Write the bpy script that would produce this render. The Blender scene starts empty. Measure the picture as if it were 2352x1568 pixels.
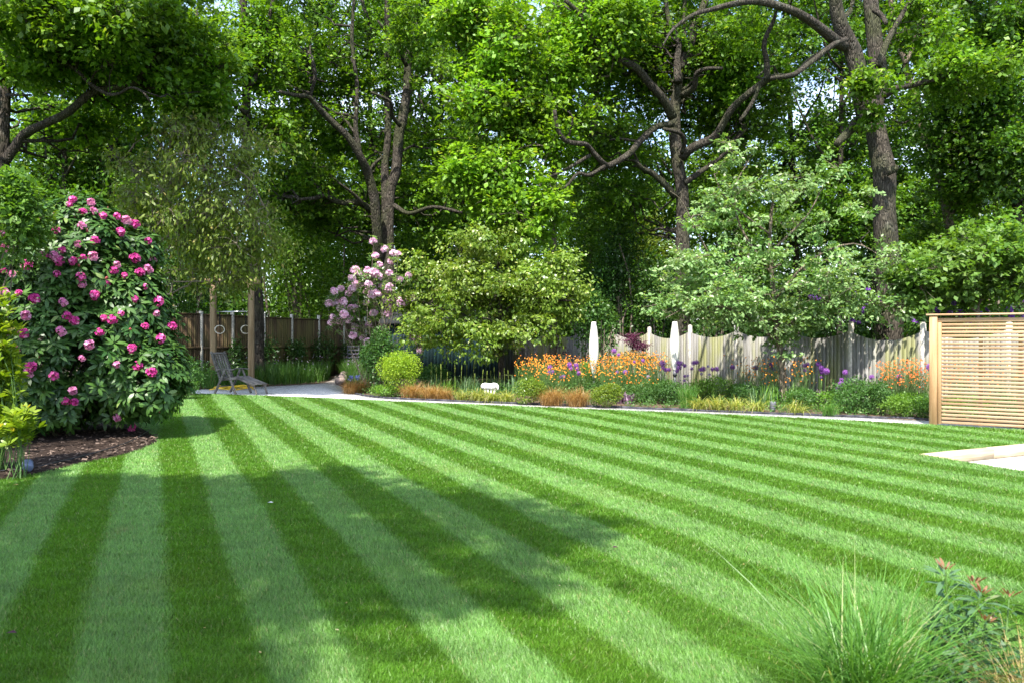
import bpy, math
import numpy as np
from mathutils import Vector
rng = np.random.default_rng(11)
SC = bpy.context.scene
COL = SC.collection
PI = math.pi

# ------------------------------------------------------------------ camera
CAMZ = 1.65
FPX = 1800.0            # focal length in units of a 2352 px wide frame
PITCH = math.atan(14 / FPX)
cam = bpy.data.cameras.new("camera")
camo = bpy.data.objects.new("camera", cam)
COL.objects.link(camo)
cam.sensor_width = 36.0
cam.lens = FPX / 2352 * 36.0
cam.clip_end = 2000
cam.clip_start = 0.05
camo.location = (0, 0, CAMZ)
camo.rotation_euler = (PI / 2 - PITCH, 0, 0)
SC.camera = camo
cam.dof.use_dof = True
cam.dof.focus_distance = 17.0
cam.dof.aperture_fstop = 4.0
CP, SP = math.cos(PITCH), math.sin(PITCH)


def ray(u, v):
    x = (u - 1176) / FPX
    y = -(v - 784) / FPX
    # camera forward = (0, CP, -SP), up = (0, SP, CP)
    return np.array([x, CP + y * SP, -SP + y * CP])


def P(u, v, Y):
    d = ray(u, v)
    return np.array([0, 0, CAMZ]) + d * (Y / d[1])


def G(u, v, z=0.0):
    d = ray(u, v)
    return np.array([0, 0, CAMZ]) + d * ((z - CAMZ) / d[2])


# ------------------------------------------------------------------ objects
WL = {}


def tag(o, label=None, cat=None, group=None, kind=None):
    if label: o["label"] = label
    if cat: o["category"] = cat
    if group: o["group"] = group
    if kind: o["kind"] = kind
    return o


def thing(name, label, cat, loc=(0, 0, 0), group=None):
    o = bpy.data.objects.new(name, None)
    o.empty_display_size = 0.2
    COL.objects.link(o)
    o.location = loc
    WL[o.name] = np.array(loc, float)
    return tag(o, label, cat, group)


def flist(F):
    if isinstance(F, np.ndarray): return [F]
    f0 = F[0]
    if isinstance(f0, np.ndarray): return list(F) if f0.ndim == 2 else [np.asarray(F)]
    return [np.asarray(F)] if np.isscalar(f0[0]) else [np.asarray(f) for f in F]


def raw_mesh(name, V, F, mat, attr=None, smooth=False):
    """V (n,3); F an (m,k) array or a list of them; attr: per-face floats"""
    F = [np.asarray(f, np.int32) for f in flist(F) if len(f)]
    me = bpy.data.meshes.new(name)
    V = np.asarray(V, np.float32)
    me.vertices.add(len(V))
    me.vertices.foreach_set("co", V.ravel())
    nl = sum(f.size for f in F)
    nf = sum(len(f) for f in F)
    me.loops.add(nl)
    me.loops.foreach_set("vertex_index", np.concatenate([f.ravel() for f in F]))
    me.polygons.add(nf)
    tot = np.concatenate([np.full(len(f), f.shape[1], np.int32) for f in F])
    st = np.concatenate([[0], np.cumsum(tot)[:-1]]).astype(np.int32)
    me.polygons.foreach_set("loop_start", st)
    try:
        me.polygons.foreach_set("loop_total", tot)
    except Exception:
        pass
    if smooth:
        me.polygons.foreach_set("use_smooth", np.ones(nf, bool))
    if attr is not None:
        a = me.attributes.new("rnd", "FLOAT", "FACE")
        a.data.foreach_set("value", np.asarray(attr, np.float32))
    me.update(calc_edges=True)
    me.materials.append(mat)
    return me


def obj(name, V, F, mat, parent=None, attr=None, smooth=False, local=False, loc=None):
    V = np.asarray(V, float)
    if parent is not None and not local:
        V = V - WL[parent.name]
    elif loc is not None and not local:
        V = V - np.asarray(loc, float)
    o = bpy.data.objects.new(name, raw_mesh(name, V, F, mat, attr, smooth))
    COL.objects.link(o)
    if parent is not None:
        o.parent = parent
        WL[o.name] = WL[parent.name]
    else:
        if loc is not None: o.location = loc
        WL[o.name] = np.array(loc if loc is not None else (0, 0, 0), float)
    return o


class MB:
    """collects pieces for one mesh"""
    def __init__(s):
        s.V, s.F, s.A, s.n = [], {}, {}, 0

    def add(s, V, F, a=0.5):
        V = np.asarray(V, float).reshape(-1, 3)
        for f in flist(F):
            f = np.asarray(f, np.int64)
            if not len(f): continue
            k = f.shape[1]
            s.F.setdefault(k, []).append(f + s.n)
            aa = np.full(len(f), a) if np.isscalar(a) else np.asarray(a)
            s.A.setdefault(k, []).append(aa)
        s.V.append(V)
        s.n += len(V)
        return s

    def build(s, name, mat, parent=None, smooth=False, local=False, loc=None):
        ks = sorted(s.F)
        return obj(name, np.concatenate(s.V), [np.concatenate(s.F[k]) for k in ks], mat, parent,
                   np.concatenate([np.concatenate(s.A[k]) for k in ks]), smooth, local, loc)

    # ---- shapes
    def box(s, c, sx, sy, sz, ax=None, ay=None, az=None, a=0.5, bev=0.0):
        """box centred at c with half... full sizes sx,sy,sz along axes"""
        ax = np.array([1, 0, 0.]) if ax is None else np.asarray(ax, float)
        az = np.array([0, 0, 1.]) if az is None else np.asarray(az, float)
        ay = np.cross(az, ax) if ay is None else np.asarray(ay, float)
        c = np.asarray(c, float)
        if bev <= 0:
            q = np.array([[x, y, z] for z in (-.5, .5) for y in (-.5, .5) for x in (-.5, .5)])
            V = c + q[:, :1] * sx * ax + q[:, 1:2] * sy * ay + q[:, 2:] * sz * az
            F = [[0, 2, 3, 1], [4, 5, 7, 6], [0, 1, 5, 4], [2, 6, 7, 3], [0, 4, 6, 2], [1, 3, 7, 5]]
            return s.add(V, F, a)
        # bevelled box: octagonal section along the longest axis
        dims = [(sx, ax), (sy, ay), (sz, az)]
        i = int(np.argmax([sx, sy, sz]))
        L, al = dims[i]
        (w, aw), (h, ah) = dims[(i + 1) % 3], dims[(i + 2) % 3]
        b = min(bev, w * .45, h * .45)
        oc = [(-w / 2 + b, -h / 2), (w / 2 - b, -h / 2), (w / 2, -h / 2 + b), (w / 2, h / 2 - b),
              (w / 2 - b, h / 2), (-w / 2 + b, h / 2), (-w / 2, h / 2 - b), (-w / 2, -h / 2 + b)]
        V = []
        for e, sh in ((-L / 2, 1 - 2 * b / max(w, h)), (-L / 2 + b, 1), (L / 2 - b, 1), (L / 2, 1 - 2 * b / max(w, h))):
            for (p, q) in oc:
                V.append(c + al * e + aw * p * sh + ah * q * sh)
        F = []
        for k in range(3):
            for j in range(8):
                F.append([k * 8 + j, k * 8 + (j + 1) % 8, k * 8 + 8 + (j + 1) % 8, k * 8 + 8 + j])
        s.add(V, [F, [[7, 6, 5, 4, 3, 2, 1, 0], [24, 25, 26, 27, 28, 29, 30, 31]]], a)
        return s

    def bar(s, p, q, w, h, up=(0, 0, 1), a=0.5, bev=0.0):
        p, q = np.asarray(p, float), np.asarray(q, float)
        d = q - p
        L = np.linalg.norm(d)
        d = d / L
        up = np.asarray(up, float)
        sd = np.cross(d, up)
        if np.linalg.norm(sd) < 1e-4: sd = np.cross(d, (1, 0, 0))
        sd /= np.linalg.norm(sd)
        up = np.cross(sd, d)
        return s.box((p + q) / 2, L, w, h, ax=d, ay=sd, az=up, a=a, bev=bev)

    def tube(s, pts, rad, n=8, a=0.5, cap=True, lump=0.0, oval=None):
        pts = np.asarray(pts, float)
        m = len(pts)
        rad = np.broadcast_to(np.asarray(rad, float), (m,))
        t = np.gradient(pts, axis=0)
        t /= np.linalg.norm(t, axis=1)[:, None] + 1e-9
        ref = np.array([0.31, 0.17, 0.93]) if abs(t[0][2]) < .9 else np.array([0.9, 0.3, 0.1])
        A = np.cross(t, ref)
        A /= np.linalg.norm(A, axis=1)[:, None] + 1e-9
        B = np.cross(t, A)
        th = np.arange(n) * 2 * PI / n
        R = rad[:, None] * np.ones((1, n))
        if lump > 0:
            ph = rng.uniform(0, 6.28, 4)
            zz = np.arange(m)[:, None]
            R = R * (1 + lump * (np.sin(th * 2 + ph[0] + zz * .35) + .7 * np.sin(th * 3 + ph[1] - zz * .5) +
                                 .5 * np.sin(th * 5 + ph[2] + zz * .9) + .6 * rng.normal(0, .6, (m, n))) * .5)
        V = pts[:, None, :] + R[..., None] * (np.cos(th)[None, :, None] * A[:, None, :] + np.sin(th)[None, :, None] * B[:, None, :])
        i = np.arange(m - 1)[:, None] * n
        j = np.arange(n)[None, :]
        j2 = (j + 1) % n
        F = np.stack([i + j, i + j2, i + n + j2, i + n + j], -1).reshape(-1, 4)
        Fs = [F]
        if cap:
            Fs.append([[(n - 1 - k) for k in range(n)]])
            Fs.append([[(m - 1) * n + k for k in range(n)]])
        return s.add(V.reshape(-1, 3), Fs, a)

    def lathe(s, prof, c, n=20, a=0.5):
        """prof: (r,z) list"""
        prof = np.asarray(prof, float)
        th = np.arange(n) * 2 * PI / n
        V = np.stack([prof[:, :1] * np.cos(th), prof[:, :1] * np.sin(th), np.repeat(prof[:, 1:], n, 1)], -1) + np.asarray(c, float)
        m = len(prof)
        i = np.arange(m - 1)[:, None] * n
        j = np.arange(n)[None, :]
        j2 = (j + 1) % n
        F = np.stack([i + j, i + j2, i + n + j2, i + n + j], -1).reshape(-1, 4)
        return s.add(V.reshape(-1, 3), [F, [[n - 1 - k for k in range(n)]], [[(m - 1) * n + k for k in range(n)]]], a)


def spline(pts, per=5):
    pts = np.asarray(pts, float)
    if len(pts) < 3:
        t = np.linspace(0, 1, per + 1)[:, None]
        return pts[0] * (1 - t) + pts[-1] * t
    p = np.vstack([2 * pts[0] - pts[1], pts, 2 * pts[-1] - pts[-2]])
    out = []
    for i in range(1, len(p) - 2):
        for k in range(per):
            t = k / per
            a, b, c, d = p[i - 1], p[i], p[i + 1], p[i + 2]
            out.append(.5 * ((2 * b) + (-a + c) * t + (2 * a - 5 * b + 4 * c - d) * t * t + (-a + 3 * b - 3 * c + d) * t ** 3))
    out.append(pts[-1])
    return np.array(out)


def unit(a):
    return a / (np.linalg.norm(a, axis=-1, keepdims=True) + 1e-9)


def sheet(name, poly, z, mat, depth=0.25, parent=None):
    """a polygon sheet with a skirt below it"""
    poly = np.asarray(poly, float)[:, :2]
    ar = np.sum(poly[:, 0] * np.roll(poly[:, 1], -1) - np.roll(poly[:, 0], -1) * poly[:, 1])
    if ar < 0: poly = poly[::-1]
    n = len(poly)
    V = np.vstack([np.c_[poly, np.full(n, z)], np.c_[poly, np.full(n, z - depth)]])
    k = np.arange(n)
    side = np.stack([k, k + n, (k + 1) % n + n, (k + 1) % n], -1)
    o = obj(name, V, [np.arange(n)[None, :], side], mat, parent)
    return tag(o, kind="structure")


def inpoly(x, y, poly):
    poly = np.asarray(poly)[:, :2]
    r = np.zeros(len(x), bool)
    n = len(poly)
    for i in range(n):
        x1, y1 = poly[i]
        x2, y2 = poly[(i + 1) % n]
        c = ((y1 > y) != (y2 > y))
        with np.errstate(divide="ignore", invalid="ignore"):
            xi = (x2 - x1) * (y - y1) / (y2 - y1 + 1e-12) + x1
        r ^= c & (x < xi)
    return r
# ------------------------------------------------------------------ materials
def newmat(name):
    m = bpy.data.materials.new(name)
    m.use_nodes = True
    nt = m.node_tree
    nt.nodes.clear()
    out = nt.nodes.new("ShaderNodeOutputMaterial")
    return m, nt, out


class N:
    def __init__(s, nt): s.nt = nt

    def __call__(s, typ, ins=None, **kw):
        n = s.nt.nodes.new(typ)
        for k, v in kw.items(): setattr(n, k, v)
        for k, v in (ins or {}).items():
            if isinstance(v, bpy.types.NodeSocket): s.nt.links.new(v, n.inputs[k])
            else: n.inputs[k].default_value = v
        return n

    def math(s, op, a, b=0.0, c=0.0):
        n = s("ShaderNodeMath", {0: a, 1: b, 2: c}, operation=op)
        return n.outputs[0]

    def mix(s, f, a, b, blend="MIX"):
        n = s.nt.nodes.new("ShaderNodeMix")
        n.data_type = "RGBA"
        n.blend_type = blend
        for sk, v in ((n.inputs[0], f), (n.inputs[6], a), (n.inputs[7], b)):
            if isinstance(v, bpy.types.NodeSocket): s.nt.links.new(v, sk)
            else: sk.default_value = v if not isinstance(v, tuple) or len(v) == 4 else (*v, 1)
        return n.outputs[2]

    def noise(s, vec, scale, detail=3, rough=.55):
        n = s("ShaderNodeTexNoise", {"Scale": scale, "Detail": detail, "Roughness": rough})
        if vec is not None: s.nt.links.new(vec, n.inputs["Vector"])
        return n.outputs["Fac"]

    def ramp(s, f, lo, hi):
        n = s("ShaderNodeMapRange", {"Value": f, "From Min": lo, "From Max": hi, "To Min": 0., "To Max": 1.}, interpolation_type="SMOOTHSTEP")
        return n.outputs[0]

    def scale(s, vec, v3):
        n = s("ShaderNodeMapping", {"Scale": v3})
        s.nt.links.new(vec, n.inputs["Vector"])
        return n.outputs[0]


def c4(c): return (c[0], c[1], c[2], 1.0)


def leafmat(name, a, b, c=None, trans=0.4, rough=0.45, spec=0.35, tcol=None, vein=0.0):
    """a..b mixed by the per-leaf attribute, c is an odd-leaf colour (top 8%)"""
    m, nt, out = newmat(name)
    n = N(nt)
    at = n("ShaderNodeAttribute", attribute_name="rnd").outputs["Fac"]
    col = n.mix(n.ramp(at, 0.05, 0.9), c4(a), c4(b))
    if c is not None:
        col = n.mix(n.math("GREATER_THAN", at, 0.93), col, c4(c))
    geo = n("ShaderNodeNewGeometry").outputs["Position"]
    nz = n.noise(geo, 0.55, 2)
    hs = n("ShaderNodeHueSaturation", {"Color": col})
    nt.links.new(n.math("MULTIPLY_ADD", nz, 0.9, 0.55), hs.inputs["Value"])
    nt.links.new(n.math("MULTIPLY_ADD", nz, 0.03, 0.485), hs.inputs["Hue"])
    col = hs.outputs[0]
    pb = n("ShaderNodeBsdfPrincipled", {"Base Color": col, "Roughness": rough, "Specular IOR Level": spec})
    if trans <= 0:
        nt.links.new(pb.outputs[0], out.inputs[0])
        return m
    tc = n.mix(1.0, col, c4(tcol or (1.5, 1.45, 0.5)), "MULTIPLY")
    tb = n("ShaderNodeBsdfTranslucent", {"Color": tc})
    ms = n("ShaderNodeMixShader", {0: trans, 1: pb.outputs[0], 2: tb.outputs[0]})
    nt.links.new(ms.outputs[0], out.inputs[0])
    return m


def plainmat(name, col, rough=.6, spec=.3, metal=0., nscale=8., namp=.25, col2=None, bump=0.0, bscale=60., stretch=None, attr=0.0):
    m, nt, out = newmat(name)
    n = N(nt)
    tc = n("ShaderNodeTexCoord").outputs["Object"]
    vec = n.scale(tc, stretch) if stretch else tc
    nz = n.noise(vec, nscale, 4)
    c = n.mix(n.ramp(nz, .3, .7), c4(np.array(col) * (1 - namp)), c4(np.array(col2 if col2 is not None else np.array(col) * (1 + namp))))
    if attr:
        at = n("ShaderNodeAttribute", attribute_name="rnd").outputs["Fac"]
        hs = n("ShaderNodeHueSaturation", {"Color": c})
        nt.links.new(n.math("MULTIPLY_ADD", at, attr * 2, 1 - attr), hs.inputs["Value"])
        c = hs.outputs[0]
    pb = n("ShaderNodeBsdfPrincipled", {"Base Color": c, "Roughness": rough, "Specular IOR Level": spec, "Metallic": metal})
    if bump:
        b = n("ShaderNodeBump", {"Strength": bump, "Distance": .02, "Height": n.noise(vec, bscale, 4)})
        nt.links.new(b.outputs[0], pb.inputs["Normal"])
    nt.links.new(pb.outputs[0], out.inputs[0])
    return m


def barkmat(name, a, b, moss=0.0, sc=1.0):
    m, nt, out = newmat(name)
    n = N(nt)
    tc = n("ShaderNodeTexCoord").outputs["Object"]
    v1 = n.scale(tc, (9 * sc, 9 * sc, 1.6 * sc))
    f = n.noise(v1, 2.2, 6, .65)
    big = n.noise(tc, .9, 3)
    col = n.mix(n.ramp(f, .32, .68), c4(a), c4(b))
    lich = n.noise(tc, 3.5, 5)
    col = n.mix(n.math("MULTIPLY", n.ramp(lich, .55, .75), .45), col, c4((.22, .22, .18)))
    if moss:
        col = n.mix(n.math("MULTIPLY", n.ramp(big, .45, .65), moss), col, c4((.06, .075, .025)))
    vor = n("ShaderNodeTexVoronoi", {"Scale": 2.4, "Vector": v1}, feature="DISTANCE_TO_EDGE").outputs["Distance"]
    h = n.math("ADD", n.ramp(vor, 0., .25), n.math("MULTIPLY", f, .8))
    col = n.mix(n.ramp(vor, 0.0, .12), n.mix(.55, col, c4((.012, .010, .008))), col)
    pb = n("ShaderNodeBsdfPrincipled", {"Base Color": col, "Roughness": .9, "Specular IOR Level": .15})
    bp = n("ShaderNodeBump", {"Strength": .9, "Distance": .04, "Height": h})
    nt.links.new(bp.outputs[0], pb.inputs["Normal"])
    nt.links.new(pb.outputs[0], out.inputs[0])
    return m


def woodmat(name, cols, moss=None, grain=(30, 30, 1.2), rough=.75, mosscol=(.16, .17, .04), var=.5):
    """boards: per-face attribute picks between cols[0..1]; grain stretched along z"""
    m, nt, out = newmat(name)
    n = N(nt)
    tc = n("ShaderNodeTexCoord").outputs["Object"]
    at = n("ShaderNodeAttribute", attribute_name="rnd").outputs["Fac"]
    v = n.scale(tc, grain)
    off = n("ShaderNodeVectorMath", {0: v}, operation="ADD")
    cx = n("ShaderNodeCombineXYZ", {0: n.math("MULTIPLY", at, 37.0), 1: n.math("MULTIPLY", at, 11.0), 2: n.math("MULTIPLY", at, 53.)})
    nt.links.new(cx.outputs[0], off.inputs[1])
    g = n.noise(off.outputs[0], 1.0, 6, .6)
    col = n.mix(n.ramp(g, .3, .7), c4(cols[0]), c4(cols[1]))
    hs = n("ShaderNodeHueSaturation", {"Color": col})
    nt.links.new(n.math("MULTIPLY_ADD", at, var, 1 - var / 2), hs.inputs["Value"])
    col = hs.outputs[0]
    if moss:
        mz = n.noise(n.scale(tc, (1.1, 1.1, .35)), 1.3, 4)
        fac = n.math("MULTIPLY", n.ramp(n.math("ADD", mz, n.math("MULTIPLY", at, .12)), .5, .72), moss)
        col = n.mix(fac, col, c4(mosscol))
    pb = n("ShaderNodeBsdfPrincipled", {"Base Color": col, "Roughness": rough, "Specular IOR Level": .25})
    bp = n("ShaderNodeBump", {"Strength": .35, "Distance": .01, "Height": g})
    nt.links.new(bp.outputs[0], pb.inputs["Normal"])
    nt.links.new(pb.outputs[0], out.inputs[0])
    return m


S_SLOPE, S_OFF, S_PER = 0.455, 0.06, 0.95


def lawnmat(name, blades):
    m, nt, out = newmat(name)
    n = N(nt)
    pos = n("ShaderNodeNewGeometry").outputs["Position"]
    sp = n("ShaderNodeSeparateXYZ", {0: pos})
    X, Y = sp.outputs[0], sp.outputs[1]
    wob = n.noise(pos, 1.1, 3)
    fine = n.noise(pos, 9.0, 3)
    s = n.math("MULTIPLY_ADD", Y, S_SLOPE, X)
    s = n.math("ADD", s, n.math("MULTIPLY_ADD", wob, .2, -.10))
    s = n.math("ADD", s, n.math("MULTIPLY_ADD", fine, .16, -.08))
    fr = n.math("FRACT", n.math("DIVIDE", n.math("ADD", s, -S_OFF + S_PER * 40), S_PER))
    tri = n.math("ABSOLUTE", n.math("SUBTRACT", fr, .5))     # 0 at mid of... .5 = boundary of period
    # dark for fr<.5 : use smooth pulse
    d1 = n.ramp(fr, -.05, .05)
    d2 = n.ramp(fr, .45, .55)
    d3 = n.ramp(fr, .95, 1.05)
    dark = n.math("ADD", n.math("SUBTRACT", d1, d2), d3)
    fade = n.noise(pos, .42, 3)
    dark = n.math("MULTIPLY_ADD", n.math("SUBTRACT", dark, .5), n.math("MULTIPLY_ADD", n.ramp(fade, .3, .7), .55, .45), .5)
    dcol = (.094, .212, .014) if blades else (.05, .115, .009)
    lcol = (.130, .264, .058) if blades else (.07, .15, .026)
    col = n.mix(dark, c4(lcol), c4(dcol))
    # patches: yellower and browner areas
    p1 = n.noise(pos, .7, 3)
    col = n.mix(n.math("MULTIPLY", n.ramp(p1, .5, .8), .35), col, c4((.13, .17, .02)))
    p2 = n.noise(n.scale(pos, (1.0, 2.2, 1.0)), 2.2, 5, .65)
    p3 = n.noise(pos, 0.35, 2)
    hs = n("ShaderNodeHueSaturation", {"Color": col})
    nt.links.new(n.math("ADD", n.math("MULTIPLY_ADD", p2, 1.1, .35), n.math("MULTIPLY_ADD", p3, .3, -.05)), hs.inputs["Value"])
    # thin worn spots
    p4 = n.noise(pos, 1.3, 4, .6)

    col = n.mix(n.math("MULTIPLY", n.ramp(p4, .64, .78), .5), hs.outputs[0], c4((.17, .15, .04)))
    if blades:
        at = n("ShaderNodeAttribute", attribute_name="rnd").outputs["Fac"]
        hs = n("ShaderNodeHueSaturation", {"Color": col})
        nt.links.new(n.math("MULTIPLY_ADD", at, .8, .6), hs.inputs["Value"])
        col = n.mix(n.math("GREATER_THAN", at, .975), hs.outputs[0], c4((.30, .30, .12)))
        pb = n("ShaderNodeBsdfPrincipled", {"Base Color": col, "Roughness": .42, "Specular IOR Level": .4})
        tb = n("ShaderNodeBsdfTranslucent", {"Color": n.mix(1., col, c4((1.3, 1.4, .6)), "MULTIPLY")})
        ms = n("ShaderNodeMixShader", {0: .35, 1: pb.outputs[0], 2: tb.outputs[0]})
        nt.links.new(ms.outputs[0], out.inputs[0])
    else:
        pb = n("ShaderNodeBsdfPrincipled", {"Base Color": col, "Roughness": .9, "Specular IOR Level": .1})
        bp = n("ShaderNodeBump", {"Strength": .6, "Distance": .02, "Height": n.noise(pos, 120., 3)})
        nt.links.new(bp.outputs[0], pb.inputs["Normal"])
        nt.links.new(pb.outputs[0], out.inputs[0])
    return m


def gravelmat(name, a, b, vs=55.):
    m, nt, out = newmat(name)
    n = N(nt)
    pos = n("ShaderNodeNewGeometry").outputs["Position"]
    vor = n("ShaderNodeTexVoronoi", {"Scale": vs, "Vector": pos})
    f = n("ShaderNodeSeparateColor", {0: vor.outputs["Color"]}).outputs[0]
    col = n.mix(f, c4(a), c4(b))
    big = n.noise(pos, 1.6, 4)
    col = n.mix(n.math("MULTIPLY", n.ramp(big, .55, .75), .35), col, c4(np.array(a) * .6))
    pb = n("ShaderNodeBsdfPrincipled", {"Base Color": col, "Roughness": .85, "Specular IOR Level": .2})
    bp = n("ShaderNodeBump", {"Strength": .8, "Distance": .02, "Height": n.math("SUBTRACT", 1., vor.outputs["Distance"])})
    nt.links.new(bp.outputs[0], pb.inputs["Normal"])
    nt.links.new(pb.outputs[0], out.inputs[0])
    return m


M = {}
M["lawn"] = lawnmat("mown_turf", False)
M["blades"] = lawnmat("grass_blades", True)
M["gravel"] = gravelmat("pale_gravel", (.30, .295, .30), (.80, .78, .76), 36.)
M["paving"] = gravelmat("patio_stone", (.62, .60, .57), (.78, .76, .73), 14.)
def joints():
    m, nt, out = newmat("patio_slabs")
    n = N(nt)
    pos = n("ShaderNodeNewGeometry").outputs["Position"]
    br = n("ShaderNodeTexBrick", {"Vector": n.scale(pos, (1.6, 1.6, 1.6)), "Color1": (.62, .59, .54, 1), "Color2": (.72, .69, .64, 1), "Mortar": (.28, .25, .20, 1), "Scale": 1.0, "Mortar Size": .014})
    st = n.noise(pos, 2.3, 5, .6)
    col = n.mix(n.math("MULTIPLY", n.ramp(st, .5, .75), .45), br.outputs[0], c4((.36, .33, .27)))
    pb = n("ShaderNodeBsdfPrincipled", {"Base Color": col, "Roughness": .8})
    nt.links.new(pb.outputs[0], out.inputs[0])
    return m


M["paving"] = joints()
M["soil"] = plainmat("bed_soil", (.09, .065, .045), .95, .1, nscale=14, namp=.5, bump=.8, bscale=40)
M["mulch"] = plainmat("bark_mulch_base", (.032, .022, .017), .95, .1, nscale=30, namp=.6, bump=1., bscale=50)
M["forest"] = plainmat("woodland_floor", (.05, .05, .022), .95, .1, nscale=2, namp=.5, col2=(.05, .075, .02), bump=.6, bscale=20)
M["chip"] = plainmat("bark_chip", (.10, .072, .056), .85, .2, nscale=20, namp=.4, attr=.6)
# leaves
M["oak"] = leafmat("oak_leaf", (.044, .115, .007), (.150, .285, .018), (.26, .35, .05), .40)
M["oak_light"] = leafmat("young_oak_leaf", (.080, .185, .010), (.20, .36, .026), (.32, .40, .06), .42)
M["oak_dark"] = leafmat("dark_oak_leaf", (.028, .080, .008), (.088, .195, .016), (.15, .23, .03), .36)  # deeper green than the plain oak leaf
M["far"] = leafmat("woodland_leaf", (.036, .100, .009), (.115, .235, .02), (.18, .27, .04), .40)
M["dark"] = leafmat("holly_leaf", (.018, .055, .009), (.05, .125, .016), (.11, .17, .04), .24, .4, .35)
M["weep"] = leafmat("drooping_leaf", (.095, .155, .018), (.19, .25, .04), (.34, .30, .09), .42)
M["bushy"] = leafmat("evergreen_oak_leaf", (.085, .165, .016), (.20, .285, .040), (.40, .42, .14), .40, .35, .45)
M["beam"] = leafmat("whitebeam_leaf", (.10, .215, .045), (.24, .36, .14), (.54, .58, .42), .4, .42, .38)
M["magn"] = leafmat("magnolia_leaf", (.07, .155, .02), (.14, .25, .04), (.2, .3, .08), .4)
M["rhodo"] = leafmat("rhododendron_leaf", (.022, .068, .012), (.070, .150, .026), (.20, .28, .08), .2, .4, .38)
M["rhodo_l"] = leafmat("pale_rhododendron_leaf", (.05, .11, .02), (.12, .19, .035), (.22, .25, .06), .3, .3, .5)
M["laurel"] = leafmat("golden_laurel_leaf", (.13, .22, .012), (.24, .33, .03), (.38, .33, .06), .42, .35, .4)
M["lime"] = leafmat("lime_shrub_leaf", (.18, .31, .02), (.34, .46, .04), (.40, .36, .12), .42)
M["globe"] = leafmat("clipped_globe_leaf", (.09, .16, .015), (.22, .29, .035), (.36, .40, .10), .36, .35, .4)
M["herb"] = leafmat("herb_leaf", (.045, .12, .025), (.10, .21, .05), (.2, .28, .1), .38)
M["herb_l"] = leafmat("fresh_herb_leaf", (.09, .21, .02), (.17, .32, .04), (.26, .36, .1), .4)
M["sage"] = leafmat("iris_leaf", (.08, .16, .06), (.16, .27, .12), (.3, .36, .15), .35)
M["hakone"] = leafmat("golden_strap_leaf", (.15, .21, .03), (.36, .36, .09), (.58, .5, .26), .38)
M["carex"] = leafmat("bronze_sedge_blade", (.22, .12, .035), (.42, .25, .09), (.5, .36, .18), .3)
M["tuftg"] = leafmat("green_grass_blade", (.055, .165, .02), (.13, .28, .055), (.32, .36, .16), .38, .4, .35)
M["meadow"] = leafmat("meadow_blade", (.03, .095, .012), (.075, .17, .02), (.14, .22, .06), .38)
M["maple"] = leafmat("purple_maple_leaf", (.045, .012, .028), (.12, .03, .07), (.2, .08, .12), .35, tcol=(1.6, .6, 1.0))
M["bronze"] = leafmat("bronze_maple_leaf", (.10, .075, .02), (.2, .14, .04), (.28, .22, .08), .35)
M["euph"] = leafmat("euphorbia_leaf", (.05, .12, .055), (.10, .19, .09), (.18, .22, .1), .35)
M["euph_r"] = leafmat("reddish_tip_leaf", (.17, .10, .055), (.28, .14, .07), (.36, .2, .1), .35, tcol=(1.4, .9, .6))
M["straw"] = leafmat("dry_grass_blade", (.32, .24, .09), (.46, .36, .16), (.5, .45, .28), .35)
M["heuch"] = leafmat("plum_leaf", (.14, .07, .12), (.27, .17, .24), (.4, .32, .38), .3, tcol=(1.2, .8, 1.0))
# petals
PT = (1.0, 1.0, 1.0)
M["pink"] = leafmat("hot_pink_petal", (.52, .035, .24), (.80, .13, .42), (.85, .35, .55), .35, .5, .2, PT)
M["pink_p"] = leafmat("pale_pink_petal", (.70, .20, .42), (.86, .42, .60), (.9, .6, .72), .35, .5, .2, PT)
M["bud"] = leafmat("flower_bud", (.45, .05, .10), (.62, .34, .20), (.6, .45, .25), .25, .5, .2, PT)
M["lilac"] = leafmat("lilac_pink_petal", (.76, .42, .62), (.90, .68, .80), (.95, .88, .90), .4, .5, .2, PT)
M["purple"] = leafmat("purple_petal", (.16, .04, .38), (.33, .13, .58), (.5, .3, .7), .35, .5, .2, PT)
M["allium"] = leafmat("allium_floret", (.26, .06, .40), (.50, .21, .62), (.6, .35, .7), .35, .5, .2, PT)
M["allium_d"] = leafmat("dark_allium_floret", (.12, .03, .22), (.27, .08, .38), (.4, .16, .5), .3, .5, .2, PT)
M["allium_p"] = leafmat("pale_allium_floret", (.42, .30, .50), (.62, .5, .66), (.7, .62, .7), .35, .5, .2, PT)
M["orange"] = leafmat("orange_petal", (.72, .19, .02), (.86, .36, .04), (.85, .48, .12), .35, .5, .2, PT)
M["coral"] = leafmat("coral_petal", (.78, .16, .03), (.88, .27, .05), (.86, .36, .12), .35, .5, .2, PT)
M["blue"] = leafmat("blue_petal", (.10, .12, .5), (.2, .22, .65), (.3, .3, .7), .3, .5, .2, PT)
M["stemg"] = leafmat("green_stem", (.07, .14, .03), (.12, .2, .05), None, .0)
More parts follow.
